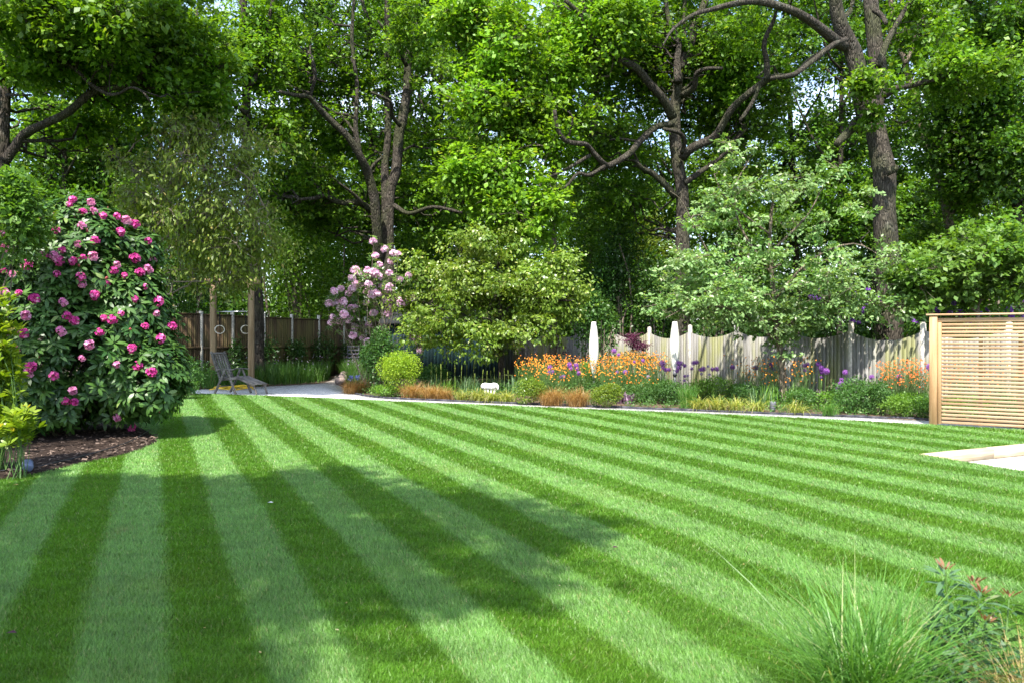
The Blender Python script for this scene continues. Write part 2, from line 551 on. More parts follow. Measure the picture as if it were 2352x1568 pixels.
# wood and hard things
M["bark"] = barkmat("oak_bark", (.040, .034, .027), (.105, .09, .073), .5)
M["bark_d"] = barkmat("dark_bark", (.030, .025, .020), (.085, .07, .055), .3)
M["bark_l"] = barkmat("pale_bark", (.13, .105, .075), (.27, .22, .16), .1)
M["twig"] = plainmat("twig_bark", (.16, .13, .10), .85, .2, nscale=20, namp=.3)
M["fence"] = woodmat("weathered_fence_board", ((.122, .116, .107), (.25, .24, .225)), moss=.75, mosscol=(.16, .165, .04))
M["fence_b"] = woodmat("brown_fence_board", ((.062, .040, .022), (.115, .074, .040)), moss=.35)
M["conc"] = plainmat("concrete_post", (.43, .40, .35), .85, .2, nscale=14, namp=.3, bump=.3, bscale=80)
M["cedar"] = woodmat("new_larch_slat", ((.33, .195, .098), (.47, .315, .18)), grain=(2.2, 2.2, 26), var=.45, rough=.65, moss=.45, mosscol=(.33, .27, .19))
M["cedar_v"] = woodmat("new_larch_post", ((.33, .19, .088), (.455, .29, .15)), grain=(16, 16, 1.2), var=.3, rough=.6)
M["sleeper"] = woodmat("oak_sleeper", ((.40, .31, .20), (.56, .47, .33)), grain=(2, 2, 30), var=.2)
M["frame"] = woodmat("frame_timber", ((.19, .125, .065), (.34, .24, .14)), grain=(18, 18, 1.0), var=.3)
M["teak"] = woodmat("silvered_teak", ((.10, .09, .082), (.23, .21, .19)), grain=(3, 3, 3), var=.5)
M["teal"] = woodmat("shaded_teal_shed_board", ((.004, .015, .017), (.007, .026, .029)), var=.4)  # deep shade under the bushy tree is darkened into the board colour
M["felt"] = plainmat("roof_felt", (.02, .022, .024), .9, .2, nscale=30)
M["white"] = plainmat("white_paint", (.76, .75, .72), .5, .4, nscale=2.2, namp=.04, col2=(.60, .61, .52), stretch=(3, 3, .8))
M["stone"] = plainmat("white_stone", (.80, .78, .75), .8, .2, nscale=10, namp=.06, bump=.3, bscale=30)
M["steel"] = plainmat("steel_bar", (.55, .55, .56), .3, .5, 1.0, nscale=4, namp=.1)
M["grey"] = plainmat("grey_metal", (.10, .105, .12), .5, .4, .0, nscale=10, namp=.15)
M["lampb"] = plainmat("lamp_housing", (.16, .19, .30), .35, .5, .2, nscale=10, namp=.15)
M["black"] = plainmat("black_plastic", (.02, .02, .024), .5, .4, nscale=10)
M["edging"] = plainmat("edging_strip", (.035, .035, .045), .6, .3, nscale=6, namp=.4)
M["strap"] = plainmat("black_strap", (.015, .015, .015), .8, .2)
M["ring"] = plainmat("ring_wood", (.62, .56, .47), .5, .3, nscale=12, namp=.1)
M["hose"] = plainmat("yellow_hose", (.75, .48, .02), .4, .5, nscale=6, namp=.1)
M["path"] = gravelmat("trodden_path", (.20, .17, .14), (.34, .30, .26))
M["rock"] = plainmat("garden_rock", (.22, .17, .15), .9, .2, nscale=8, namp=.4, bump=.8, bscale=14)
M["glass"] = plainmat("lamp_glass", (.5, .55, .6), .1, .6, nscale=3)
# ------------------------------------------------------------------ light and sky
SUN_D = np.array([.16, .60, -1.0])
SUN_D /= np.linalg.norm(SUN_D)
w = bpy.data.worlds.new("World")
SC.world = w
w.use_nodes = True
wn = w.node_tree
wn.nodes.clear()
n = N(wn)
sky = n("ShaderNodeTexSky", sky_type="NISHITA", sun_disc=False)
sky.sun_elevation = math.asin(-SUN_D[2])
sky.sun_rotation = math.atan2(-SUN_D[0], -SUN_D[1])
sky.air_density, sky.dust_density, sky.ozone_density = 1.0, 1.5, 1.2
gen = n("ShaderNodeTexCoord").outputs["Generated"]
cl = n.noise(n.scale(gen, (2.2, 2.2, 5.0)), 1.6, 6, .6)
skc = n.mix(n.math("MULTIPLY", n.ramp(cl, .45, .65), .4), sky.outputs[0], c4((6.5, 6.9, 7.6)))
bg = n("ShaderNodeBackground", {"Color": skc, "Strength": 0.15})
wo = n("ShaderNodeOutputWorld")
wn.links.new(bg.outputs[0], wo.inputs[0])

sl = bpy.data.lights.new("sun", "SUN")
sl.energy = 4.2
sl.angle = math.radians(.53)
sl.color = (1.0, .95, .86)
slo = bpy.data.objects.new("sun", sl)
COL.objects.link(slo)
slo.rotation_euler = Vector(SUN_D).to_track_quat("-Z", "Y").to_euler()
slo.location = (-8, -20, 35)
SC.view_settings.view_transform = "Standard"
SC.view_settings.look = "None"
SC.view_settings.exposure = 1.6
SC.view_settings.gamma = 1.0
SC.render.engine = "CYCLES"
cy = SC.cycles
cy.use_denoising = True
cy.max_bounces = 5
cy.diffuse_bounces = 2
cy.glossy_bounces = 2
cy.transmission_bounces = 4
cy.transparent_max_bounces = 4
cy.caustics_reflective = cy.caustics_refractive = False

# ------------------------------------------------------------------ ground
s = 400
tag(obj("ground", [[-s, -s, -.17], [s, -s, -.17], [s, s, -.17], [-s, s, -.17]], [[0, 1, 2, 3]], M["forest"]), kind="structure")


def gpts(l): return [G(u, v)[:2] for u, v in l]


far_edge = [(300, 902.5), (380, 903), (440, 903.5), (500, 905), (560, 907), (620, 909), (700, 912), (800, 916.5), (900, 921),
            (1000, 925), (1150, 931), (1300, 937), (1450, 943), (1600, 949), (1750, 955.5), (1900, 962.5), (2020, 969), (2137, 975.5)]
LAWN = [(-16, -4), (-16, 24)] + [(-14.5, 22.6)] + gpts(far_edge) + [(10.05, 12.9), (7.76, 11.90), (5.67, 10.88), (5.86, 10.25), (6.15, 9.60), (7.3, 8.2), (10, 6.2), (14, 4), (14, -4)]
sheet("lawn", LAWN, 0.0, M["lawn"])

gback = [(440, 893), (520, 890.5), (600, 886), (680, 882), (720, 880), (745, 878), (770, 880), (785, 886), (800, 897), (815, 903), (850, 909), (900, 913.5),
         (1000, 918), (1150, 924), (1300, 930), (1450, 935.5), (1600, 941.5), (1750, 947.5), (1900, 953), (2020, 958), (2137, 963)]
GB = gpts(gback)
GF = gpts([(u, v + 3) for u, v in far_edge if u >= 440])
ex = [(9.4, 13.7), (11.5, 12.6)]
ex2 = [(11.2, 11.6), (9.2, 12.9)]
sheet("gravel_path", GB + ex + ex2 + GF[::-1], -0.018, M["gravel"])

# border soil: between the gravel and the fences
bed_back = [(13.5, 12.0), (11, 15.5), (8.6, 19.0), (4.2, 26.0), (1.0, 32.5), (-12, 34), (-14, 28), (-14, 24)]
sheet("border_soil", GB[2:] + [ex[0], ex[1]] + bed_back, -0.006, M["soil"])
# edging strip along the back of the gravel
mb = MB()
eg = np.array([(p[0], p[1], 0) for p in gpts([(800, 897), (815, 903), (850, 909), (900, 913.5), (1000, 918), (1150, 924), (1300, 930), (1450, 935.5), (1600, 941.5),
                                            (1750, 947.5), (1900, 953), (2020, 958), (2137, 963)])] + [(9.4, 13.7, 0)])
eg = spline(eg, 4)
for i in range(len(eg) - 1):
    mb.bar(eg[i] + (0, 0, -.01), eg[i + 1] + (0, 0, -.01), .035, .075 + .01 * math.sin(i * 1.7))
tag(mb.build("edging_strip", M["edging"]), "low black edging strip between the pale gravel path and the flower border", "garden edging")

# dirt path into the wood, left of the border
pth = gpts([(742, 879), (760, 873), (768, 866), (770, 858), (782, 858), (786, 866), (782, 874), (776, 881)])
sheet("dirt_path", pth, 0.004, M["path"])

# patio (sunken) and sleepers
sheet("patio", [(5.2, 10.9), (6.0, 9.0), (9.0, 6.0), (14, 4), (14, 15.2), (7.5, 11.84)], -0.135, M["paving"], .02)
a = np.array([5.62, 10.86, 0])
d = unit(np.array([2.09, 1.0, 0]))
nrm = np.array([d[1], -d[0], 0])
for i, (s0, s1, lab) in enumerate([(0, 1.46, "pale oak sleeper forming the pointed lawn corner beside the patio"),
                                   (1.465, 3.9, "pale oak sleeper running under the slatted screen to the edge of the patio")]):
    mb = MB()
    p, q = a + d * s0 + nrm * .075, a + d * s1 + nrm * .075
    mb.bar(p + (0, 0, -.062), q + (0, 0, -.062), .15, .15, bev=.012, a=.3 + .4 * i)
    tag(mb.build("timber_sleeper", M["sleeper"], loc=tuple(p + (0, 0, -.137))), lab, "sleeper", "sleepers edging the patio")

# bark mulch bed under the pink rhododendron
bed = gpts([(-260, 1150), (-60, 1120), (0, 1104), (60, 1093), (120, 1082), (200, 1062), (280, 1046), (330, 1030), (362, 1014), (352, 1000)]) + \
    [(-6.6, 13.9), (-7.6, 14.8), (-10, 15.0), (-13, 13.5)]
BED = np.array(bed)
cen = BED.mean(0)
ringsV, ringsF = [], []
NB = len(BED)
bs = spline(np.vstack([np.c_[BED, np.zeros(NB)], [[*BED[0], 0]]]), 4)[:-1][:, :2]
NB = len(bs)
for k, (f, z) in enumerate([(1.0, -.05), (1.0, .012), (.93, .035), (.8, .05), (.4, .06)]):
    ringsV += [(*(cen + (p - cen) * f), z) for p in bs]
    if k:
        for j in range(NB):
            ringsF.append([(k - 1) * NB + j, (k - 1) * NB + (j + 1) % NB, k * NB + (j + 1) % NB, k * NB + j])
ringsF2 = [[4 * NB + j for j in range(NB)]]
tag(obj("mulch_bed", ringsV, [ringsF, ringsF2], M["mulch"]), kind="structure")
# bark chips: loose, uncountable
npt = 9000
q = np.c_[rng.uniform(-12, -3.5, npt), rng.uniform(8.0, 14.5, npt)]
q = q[inpoly(q[:, 0], q[:, 1], cen + (bs - cen) * 1.01)]
npt = len(q)
th = rng.uniform(0, PI, npt)
L = rng.uniform(.012, .035, npt)
W = L * rng.uniform(.25, .5, npt)
dx = np.c_[np.cos(th), np.sin(th), rng.normal(0, .25, npt)]
dy = np.c_[-np.sin(th), np.cos(th), rng.normal(0, .3, npt)]
c0 = np.c_[q, np.full(npt, .055)]
rr = np.linalg.norm((q - cen), axis=1)
c0[:, 2] = .05 + rng.uniform(0, .02, npt)
V = np.stack([c0 - dx * L[:, None] - dy * W[:, None], c0 + dx * L[:, None] - dy * W[:, None], c0 + dx * L[:, None] + dy * W[:, None], c0 - dx * L[:, None] + dy * W[:, None]], 1).reshape(-1, 3)
tag(obj("bark_chips", V, np.arange(npt * 4).reshape(-1, 4), M["chip"], attr=rng.uniform(0, 1, npt)), kind="stuff")

# near bed at the lower right, below the frame
near_bed = [(.9, 3.3), (1.3, 3.5), (1.9, 3.6), (2.4, 3.66), (3.6, 3.6), (5, 3.3), (5, .5), (.4, .5)]
NB_POLY = np.array(near_bed)
sheet("near_bed", near_bed, 0.008, M["soil"])

# ------------------------------------------------------------------ mown grass blades
def grass_field():
    cnt, Ys = 0, []
    y = rng.uniform(0, 1, 3300000)
    # Y distribution ~ Y^-0.55 between 3.2 and 22.8
    p = .45
    y0, y1 = 2.4, 22.9
    Y = (y0 ** p + y * (y1 ** p - y0 ** p)) ** (1 / p)
    X = rng.uniform(-1, 1, len(Y)) * (.68 * Y + 2.2)
    edge_ = np.abs(X) > .7 * Y
    keep = inpoly(X, Y, LAWN) & ~inpoly(X, Y, cen + (bs - cen) * .985) & ~inpoly(X, Y, NB_POLY)
    keep &= rng.uniform(0, 1, len(Y)) < np.where(edge_, .5, np.clip(.80 * (.68 * Y + 2.2) / (.7 * Y) * .79, 0, 1))
    X, Y = X[keep], Y[keep]
    n_ = len(X)
    s_ = X + S_SLOPE * Y - S_OFF + .03 * np.sin(X * 5 + Y * 3) + .03 * rng.normal(0, 1, n_)
    dark = ((s_ / S_PER) % 1) < .5
    sd = unit(np.array([-S_SLOPE, 1.0]))            # along the stripe, away from the camera
    lean = np.where(dark, -.2, .5)[:, None] * sd + rng.normal(0, .38, (n_, 2))
    h = rng.uniform(.016, .034, n_) * (1 + .012 * Y)
    wd = np.maximum(.0017, Y * .00062) * rng.uniform(.7, 1.3, n_)
    tip = np.c_[lean * h[:, None] * 1.25, h]
    th = rng.uniform(0, 2 * PI, n_)
    sdv = np.c_[np.cos(th), np.sin(th), np.zeros(n_)] * wd[:, None]
    b = np.c_[X, Y, np.full(n_, -.004)]
    V = np.stack([b - sdv, b + sdv, b + tip], 1).reshape(-1, 3)
    o = obj("lawn_grass", V, np.arange(n_ * 3).reshape(-1, 3), M["blades"], attr=rng.uniform(0, 1, n_))
    tag(o, kind="stuff")


grass_field()
nl_ = 130
yy_ = 3.9 + 16 * rng.uniform(0, 1, nl_) ** 1.3
xx_ = rng.uniform(-.6, .6, nl_) * yy_
k_ = inpoly(xx_, yy_, LAWN) & ~inpoly(xx_, yy_, bs)
q_ = np.c_[xx_[k_], yy_[k_], np.full(k_.sum(), .026)]
d_ = unit(rng.normal(0, 1, (len(q_), 3))) * (1, 1, .25)
s_ = np.cross(d_, (0, 0, 1.))
r_ = rng.uniform(.006, .016, len(q_))[:, None]
V = np.stack([q_ - d_ * r_, q_ + s_ * r_ * .5, q_ + d_ * r_, q_ - s_ * r_ * .5], 1).reshape(-1, 3)
tag(obj("lawn_litter", V, np.arange(len(V)).reshape(-1, 4), M["straw"], attr=rng.uniform(0, 1, len(q_))), kind="stuff")

# ------------------------------------------------------------------ scalloped fence
# post t stands at (A+B t, C+D t)
FC = 28.7


def fpos(t): return np.array([159 / 1800 * FC + .03406 * FC * t, FC - .0539 * FC * t, 0.])


fd = unit(fpos(1) - fpos(0))
fn = np.array([fd[1], -fd[0], 0])     # towards the camera
if fn[1] > 0: fn = -fn
FEN = thing("scalloped_fence", "weathered grey board fence with scalloped tops and concrete posts behind the orange flowers", "fence", tuple(fpos(3)))
PL = np.linalg.norm(fpos(1) - fpos(0))
for t in range(-3, 11):
    mb = MB()
    c = fpos(t)
    hp = 1.93 + .03 * math.sin(t * 2.3)
    mb.box(c + (0, 0, hp / 2 - .1), .105, .10, hp + .2, ax=fd, ay=np.cross((0, 0, 1), fd), a=.5, bev=.012)
    pst = mb.build("post", M["conc"], FEN)
    MB().box(c + (0, 0, hp + .012), .07, .065, .03, ax=fd, ay=np.cross((0, 0, 1), fd)).build("cap", M["conc"], pst)
    if t == 10: break
    mb = MB()
    nb = 16
    bw = (PL - .105) / nb
    dip = .20 + .03 * math.sin(t * 1.3)
    e0, e1 = 1.77 + .02 * math.sin(t * 1.9), 1.77 + .02 * math.sin(t * 2.7 + 1)
    for k in range(nb):
        u0 = .0525 + bw * k
        pr = []
        for uu in (u0 + .003, u0 + bw - .001):
            f = (uu / PL)
            z = e0 * (1 - f) + e1 * f - dip * math.sin(PI * f) ** .85
            pr.append((uu, z))
        yo = .010 + .010 * (k % 2) + rng.uniform(0, .004)
        V = []
        for (uu, z) in pr:
            for dy_ in (yo + .018, yo):
                V.append(c + fd * uu + fn * dy_ + (0, 0, .02))
                V.append(c + fd * uu + fn * dy_ + (0, 0, z))
        F = [[0, 1, 5, 4], [2, 6, 7, 3], [1, 3, 7, 5], [0, 2, 3, 1], [4, 5, 7, 6]]
        mb.add(V, F, rng.uniform(0, 1))
    for z in (.35, 1.0, 1.5):
        mb.bar(c + fd * .055 + fn * -.025 + (0, 0, z), c + fd * (PL - .055) + fn * -.025 + (0, 0, z), .035, .07, a=.4)
    mb.build("panel", M["fence"], FEN)

# ------------------------------------------------------------------ brown rear fence
rp = [(-1176 + 1176 - 790, 26.0), (-714, 27.0), (-642, 28.0), (-570, 29.5), (-506, 31.), (-444, 32.5), (-387, 34.), (-337, 35.3), (-292, 36.6)]
RP = [np.array([a_ / 1800 * b_, b_, 0]) for a_, b_ in rp]
REF = thing("board_fence", "brown close boarded fence with capped top behind the timber exercise frame", "fence", tuple(RP[3]))
for i, p in enumerate(RP):
    if i + 1 < len(RP):
        q_ = RP[i + 1]
        d_ = unit(q_ - p)
        Lp = np.linalg.norm(q_ - p)
        nn = np.array([d_[1], -d_[0], 0])
        if nn[1] > 0: nn = -nn
        h = 2.36 - .02 * i
        mb = MB()
        nb = 14
        bw = (Lp - .1) / nb
        for k in range(nb):
            mb.bar(p + d_ * (.05 + bw * (k + .5)) + nn * (.01 + .008 * (k % 2)) + (0, 0, 0.0), p + d_ * (.05 + bw * (k + .5)) + nn * (.01 + .008 * (k % 2)) + (0, 0, h), bw - .002, .018, up=nn, a=rng.uniform(0, 1))
        mb.bar(p + d_ * .05 + nn * .012 + (0, 0, h + .02), q_ - d_ * .05 + nn * .012 + (0, 0, h + .02), .075, .04, a=.5)
        mb.bar(p + d_ * .05 + nn * .042 + (0, 0, h * .52), q_ - d_ * .05 + nn * .042 + (0, 0, h * .52), .03, .09, a=.4)
        mb.build("panel", M["fence_b"], REF)
    mb = MB()
    mb.box(p + (0, 0, 1.17), .11, .12, 2.62, a=.5, bev=.012)
    mb.build("post", M["conc"], REF)

# ------------------------------------------------------------------ teal shed in the shade
sx0, sx1, sy = -4.9, -.35, 30.2
SH = thing("garden_shed", "dark teal boarded shed in deep shade behind the wide bushy tree", "shed", ((sx0 + sx1) / 2, sy, 0))
mb = MB()
for k in range(34):
    x = sx0 + (sx1 - sx0) * (k + .5) / 34
    if -2.1 < x < -1.05: continue
    mb.box((x, sy + .006 * (k % 2), 1.1), (sx1 - sx0) / 34 - .004, .022, 2.2, a=rng.uniform(0, 1))
for xx in (sx0, sx1):
    for k in range(18):
        mb.box((xx, sy + .08 + k * .135, 1.1), .022, .13, 2.2, a=rng.uniform(0, 1))
mb.build("wall", M["teal"], SH)
mb = MB()
for k in range(8):
    mb.box((-2.1 + 1.05 * (k + .5) / 8, sy - .014, 1.0), .127, .02, 1.95, a=.7 + .3 * rng.uniform())
dr = mb.build("door", M["teal"], SH)
mb = MB()
mb.tube([(-1.2, sy - .05, 1.0), (-1.2, sy - .05, 1.14)], .012, 8)
mb.build("handle", M["grey"], dr)
mb = MB()
mb.add([[sx0 - .2, sy - .25, 2.15], [sx1 + .2, sy - .25, 2.15], [sx1 + .2, sy + 1.3, 2.75], [sx0 - .2, sy + 1.3, 2.75], [sx0 - .2, sy + 2.8, 2.15], [sx1 + .2, sy + 2.8, 2.15],
        [sx0 - .2, sy - .25, 2.09], [sx1 + .2, sy - .25, 2.09]], [[0, 1, 2, 3], [3, 2, 5, 4], [6, 7, 1, 0]])
mb.build("roof", M["felt"], SH)

# ------------------------------------------------------------------ slatted larch screen
p0 = np.array([7.74 + .06, 14.5, 0])
sd_ = unit(np.array([1.21, -.80, 0]))
sn = np.array([sd_[1], -sd_[0], 0])   # towards camera
if sn[1] > 0: sn = -sn
SCR = thing("slatted_screen", "new golden larch screen of thin horizontal slats at the lawn edge", "screen", tuple(p0))
SW = 3.3
for s0 in (0, SW):
    mb = MB()
    mb.box(p0 + sd_ * s0 + (0, 0, .96), .13, .13, 2.08, ax=sd_, ay=np.cross((0, 0, 1), sd_), bev=.008, a=.6)
    mb.build("post", M["cedar_v"], SCR)
mb = MB()
mb.box(p0 + sd_ * (SW / 2 + .0) + (0, 0, 2.025), SW + .24, .17, .032, ax=sd_, ay=np.cross((0, 0, 1), sd_), bev=.006, a=.8)
mb.build("cap_board", M["cedar"], SCR)
mb = MB()
mb.box(p0 + sd_ * (SW / 2) + sn * .0 + (0, 0, 1.925), SW - .14, .05, .075, ax=sd_, ay=np.cross((0, 0, 1), sd_), bev=.005, a=.5)
mb.build("top_rail", M["cedar"], SCR)
for s0 in (.1, .75, 1.35, 2.0, 2.65, SW - .1):
    mb = MB()
    edge = s0 in (.1, SW - .1)
    mb.box(p0 + sd_ * s0 + sn * (.012 if edge else -.036) + (0, 0, .955), .065, .05 if edge else .04, 1.86, ax=sd_, ay=np.cross((0, 0, 1), sd_), bev=.004, a=.4)
    mb.build("batten", M["cedar_v"], SCR)
for k in range(27):
    z = .06 + k * .0685
    mb = MB()
    mb.box(p0 + sd_ * (SW / 2) + sn * .004 + (0, 0, z), SW - .27, .02, .049, ax=sd_, ay=np.cross((0, 0, 1), sd_), bev=.003, a=rng.uniform(0, 1))
    mb.build("slat", M["cedar"], SCR)

# ------------------------------------------------------------------ timber exercise frame
FY = 25.2
FR = thing("exercise_frame", "tall timber exercise frame with a steel pull up bar standing in long grass", "exercise frame", (-9.0, FY, 0))
xl, xr = (490 - 1176) / 1800 * FY, (577 - 1176) / 1800 * (FY - .3)
for (x, y) in ((xl, FY), (xr, FY - .3)):
    mb = MB()
    mb.box((x, y, 1.66), .165, .165, 3.62, a=.6, bev=.012)
    mb.build("post", M["frame"], FR)
mb = MB()
mb.bar((xl - .25, FY - .0, 3.36), (xr + .3, FY - .32, 3.36), .09, .2, a=.4, bev=.01)
mb.build("beam", M["frame"], FR)
mb = MB()
mb.tube([(xl, FY - .02, 2.40), (xr, FY - .28, 2.40)], .021, 10)
mb.build("pull_up_bar", M["steel"], FR)
for f, lab in ((.17, "pale gymnastic ring hanging by the near post of the timber frame"), (.86, "pale gymnastic ring hanging close to the right post of the timber frame")):
    x, y = xl + (xr - xl) * f, FY - .3 * f
    R = thing("gym_ring", lab, "gymnastic ring", (x, y, 1.83), "rings hanging from the exercise frame")
    th = np.linspace(0, 2 * PI, 25)
    mb = MB()
    mb.tube(np.c_[x + .13 * np.cos(th), y + .06 * np.cos(th), 1.83 + .13 * np.sin(th)], .016, 8, cap=False)
    mb.build("ring", M["ring"], R, smooth=True)
    mb = MB()
    mb.bar((x, y, 1.95), (x, y, 2.42), .035, .004, up=(0, 1, 0))
    mb.build("strap", M["strap"], R)

# ------------------------------------------------------------------ steamer lounger
LY = 22.55
o3 = np.array([(493 - 1176) / 1800 * LY, LY, -.018])
ct = math.radians(25)
fx = np.array([math.cos(ct), -math.sin(ct), 0])
fl = np.array([math.sin(ct), math.cos(ct), 0])
LO = thing("steamer_lounger", "weathered grey teak steamer lounger with footrest standing on the gravel", "lounger", tuple(o3))
LW = .60


def lp(x, y, z): return o3 + fx * x + fl * y + np.array([0, 0, z])


def part(name, f):
    mb = MB()
    f(mb)
    return mb.build(name, M["teak"], LO)


stile = spline([(-.19, 1.20), (-.125, 1.06), (-.05, .88), (.055, .66), (.15, .44)], 4)


def poly_bar(mb, pts, y, w, h, a=.5):
    for i in range(len(pts) - 1):
        mb.bar(lp(pts[i][0], y, pts[i][1]), lp(pts[i + 1][0], y, pts[i + 1][1]), w, h, a=a)


def back(mb):
    for y in (.045, LW - .045): poly_bar(mb, stile, y, .035, .06, .4)
    for k in range(5):
        y = .12 + (LW - .24) * k / 4
        poly_bar(mb, [(a_ + .012, b_) for a_, b_ in stile[2:]], y, .055, .014, rng.uniform(.3, 1))
    mb.bar(lp(.14, .05, .47), lp(.14, LW - .05, .47), .05, .03, a=.4)


bk = part("backrest", back)
MB().bar(lp(-.165, .02, 1.15), lp(-.165, LW - .02, 1.15), .1, .024, up=(0.4, 0, 1), a=.6).build("top_rail", M["teak"], bk)


def seat(mb):
    for y in (.045, LW - .045): mb.bar(lp(.12, y, .40), lp(.79, y, .455), .03, .075, a=.5)
    for k in range(8):
        x = .19 + .075 * k
        z = .44 + .055 * (x - .12) / .67
        mb.bar(lp(x, .03, z + .008), lp(x, LW - .03, z + .008), .055, .016, a=rng.uniform(.3, 1))


part("seat", seat)


def footrest(mb):
    for y in (.06, LW - .06): mb.bar(lp(.80, y, .46), lp(1.43, y, .275), .03, .06, a=.5)
    for k in range(7):
        y = .10 + (LW - .20) * k / 6
        mb.bar(lp(.80, y, .495), lp(1.43, y, .31), .045, .014, a=rng.uniform(.3, 1))
    mb.bar(lp(1.42, .04, .30), lp(1.42, LW - .04, .30), .05, .03, a=.6)


part("footrest", footrest)
for y in (.0, LW):
    def arm(mb): poly_bar(mb, spline([(.06, .655), (.22, .70), (.45, .715), (.70, .70)], 3), y, .075, .026, .7)
    part("armrest", arm)
for y in (.0, LW):
    part("leg", lambda mb: poly_bar(mb, [(.40, .69), (.32, .52), (.01, 0.)], y - .018, .03, .062, .6))
    part("leg", lambda mb: poly_bar(mb, spline([(.45, .69), (.60, .38), (.70, .16), (.78, 0.)], 3), y + .018, .03, .062, .5))
for y in (.09, LW - .09):
    part("footrest_leg", lambda mb: poly_bar(mb, spline([(1.36, .29), (1.43, .15), (1.48, 0.)], 3), y, .03, .05, .4))
part("stretcher", lambda mb: mb.bar(lp(.14, .0, .21), lp(.14, LW, .21), .04, .03, a=.4))

# yellow hose behind the lounger
hp = []
for k in range(90):
    t = k / 90
    r = .42 - .16 * t + .05 * math.sin(k * .9)
    hp.append((-8.55 + r * 1.5 * math.cos(t * 6 * PI), 23.9 + r * math.sin(t * 6 * PI), .02 + .10 * t + .03 * math.sin(k * .7)))
mb = MB()
mb.tube(spline(hp, 2), .016, 6)
tag(mb.build("garden_hose", M["hose"], loc=(-8.55, 23.9, 0)), "loosely coiled yellow garden hose lying behind the lounger", "garden hose")

# small metal chair by the rear fence
cx_, cy_ = (808 - 1176) / 1800 * 31.5, 31.5
CH = thing("garden_chair", "small grey slatted metal chair against the brown fence beside the pale pink rhododendron", "chair", (cx_, cy_, 0))


def cpart(name, f):
    mb = MB()
    f(mb)
    mb.build(name, M["grey"], CH)


def cback(mb):
    for dx_ in (-.2, .2): mb.tube([(cx_ + dx_, cy_ + .2, .45), (cx_ + dx_ * 1.15, cy_ + .3, 1.25)], .014, 6)
    for z in (.75, .9, 1.05, 1.2): mb.bar((cx_ - .22, cy_ + .26, z), (cx_ + .22, cy_ + .26, z), .02, .07)


cpart("backrest", cback)
cpart("seat", lambda mb: [mb.bar((cx_ - .22, cy_ - .2 + k * .08, .46), (cx_ + .22, cy_ - .2 + k * .08, .46), .06, .015) for k in range(6)])
for dx_ in (-.2, .2):
    for dy_ in (-.2, .2):
        cpart("leg", lambda mb: mb.tube([(cx_ + dx_, cy_ + dy_, .46), (cx_ + dx_ * 1.1, cy_ + dy_ * 1.1, 0)], .013, 6))

# ------------------------------------------------------------------ white cones
def cone(u, Y, prof, base, lab):
    p = P(u, 770, Y)
    p[2] = 0
    T = thing("cone_sculpture", lab, "garden sculpture", tuple(p), "white spindle sculptures along the fence")
    mb = MB()
    mb.lathe(prof, p, 28)
    mb.build("spindle", M["white"], T, smooth=True)
    mb = MB()
    mb.tube([p, p + (0, 0, base)], .035, 10)
    mb.tube([p + (0, 0, base - .12), p + (0, 0, base + .02)], .055, 10)
    mb.build("stake", M["grey"], T)


def prof(zb, zt, rmax, rb, rt):
    r = []
    for t in np.linspace(0, 1, 22):
        base = rb * (1 - t) + rt * t
        r.append((base + (rmax - (rb + rt) / 2) * math.sin(PI * t ** .9) ** .9, zb + (zt - zb) * t))
    return [(.001, zb)] + r + [(.001, zt)]


cone(1550, 21.5, prof(.66, 2.02, .137, .045, .062), .66, "white painted spindle sculpture standing alone in front of grey fence boards, fully sunlit")
cone(1364, 22.5, prof(.50, 2.03, .142, .05, .062), .50, "white spindle sculpture in front of mossy yellow green fence boards, partly shaded")

# ------------------------------------------------------------------ white animal ornament
oy = 20.6
oc = P(1126, 886, oy)
oc = oc * np.array([1, 1, 1])
AN = thing("animal_ornament", "white stone animal ornament with short legs standing among iris leaves", "garden ornament", (oc[0], oc[1], 0))
mb = MB()
zc = .345
mb.tube(spline([oc * (1, 1, 0) + (-.255, 0, zc - .06), oc * (1, 1, 0) + (-.22, 0, zc), oc * (1, 1, 0) + (-.1, 0, zc + .01), oc * (1, 1, 0) + (.05, 0, zc), oc * (1, 1, 0) + (.16, 0, zc + .01), oc * (1, 1, 0) + (.215, 0, zc - .02)], 3),
        [.05, .075, .095, .105, .105, .1, .092, .088, .09, .098, .105, .108, .105, .095, .08, .045], 14)
mb.build("body", M["stone"], AN, smooth=True)
mb = MB()
mb.tube(spline([oc * (1, 1, 0) + (.17, -.02, zc + .05), oc * (1, 1, 0) + (.235, -.03, zc + .01), oc * (1, 1, 0) + (.262, -.04, zc - .09)], 4), [.05, .062, .066, .06, .055, .048, .042, .036, .022], 12)
mb.build("head", M["stone"], AN, smooth=True)
for dx_, r in ((-.17, .045), (-.075, .036), (.03, .036), (.145, .045)):
    mb = MB()
    mb.tube([oc * (1, 1, 0) + (dx_, rng.uniform(-.03, .03), 0), oc * (1, 1, 0) + (dx_, 0, .2), oc * (1, 1, 0) + (dx_, 0, zc - .02)], [r * .8, r * .85, r * 1.25], 10)
    mb.build("leg", M["stone"], AN, smooth=True)


AN.scale = (.78, .78, .9)

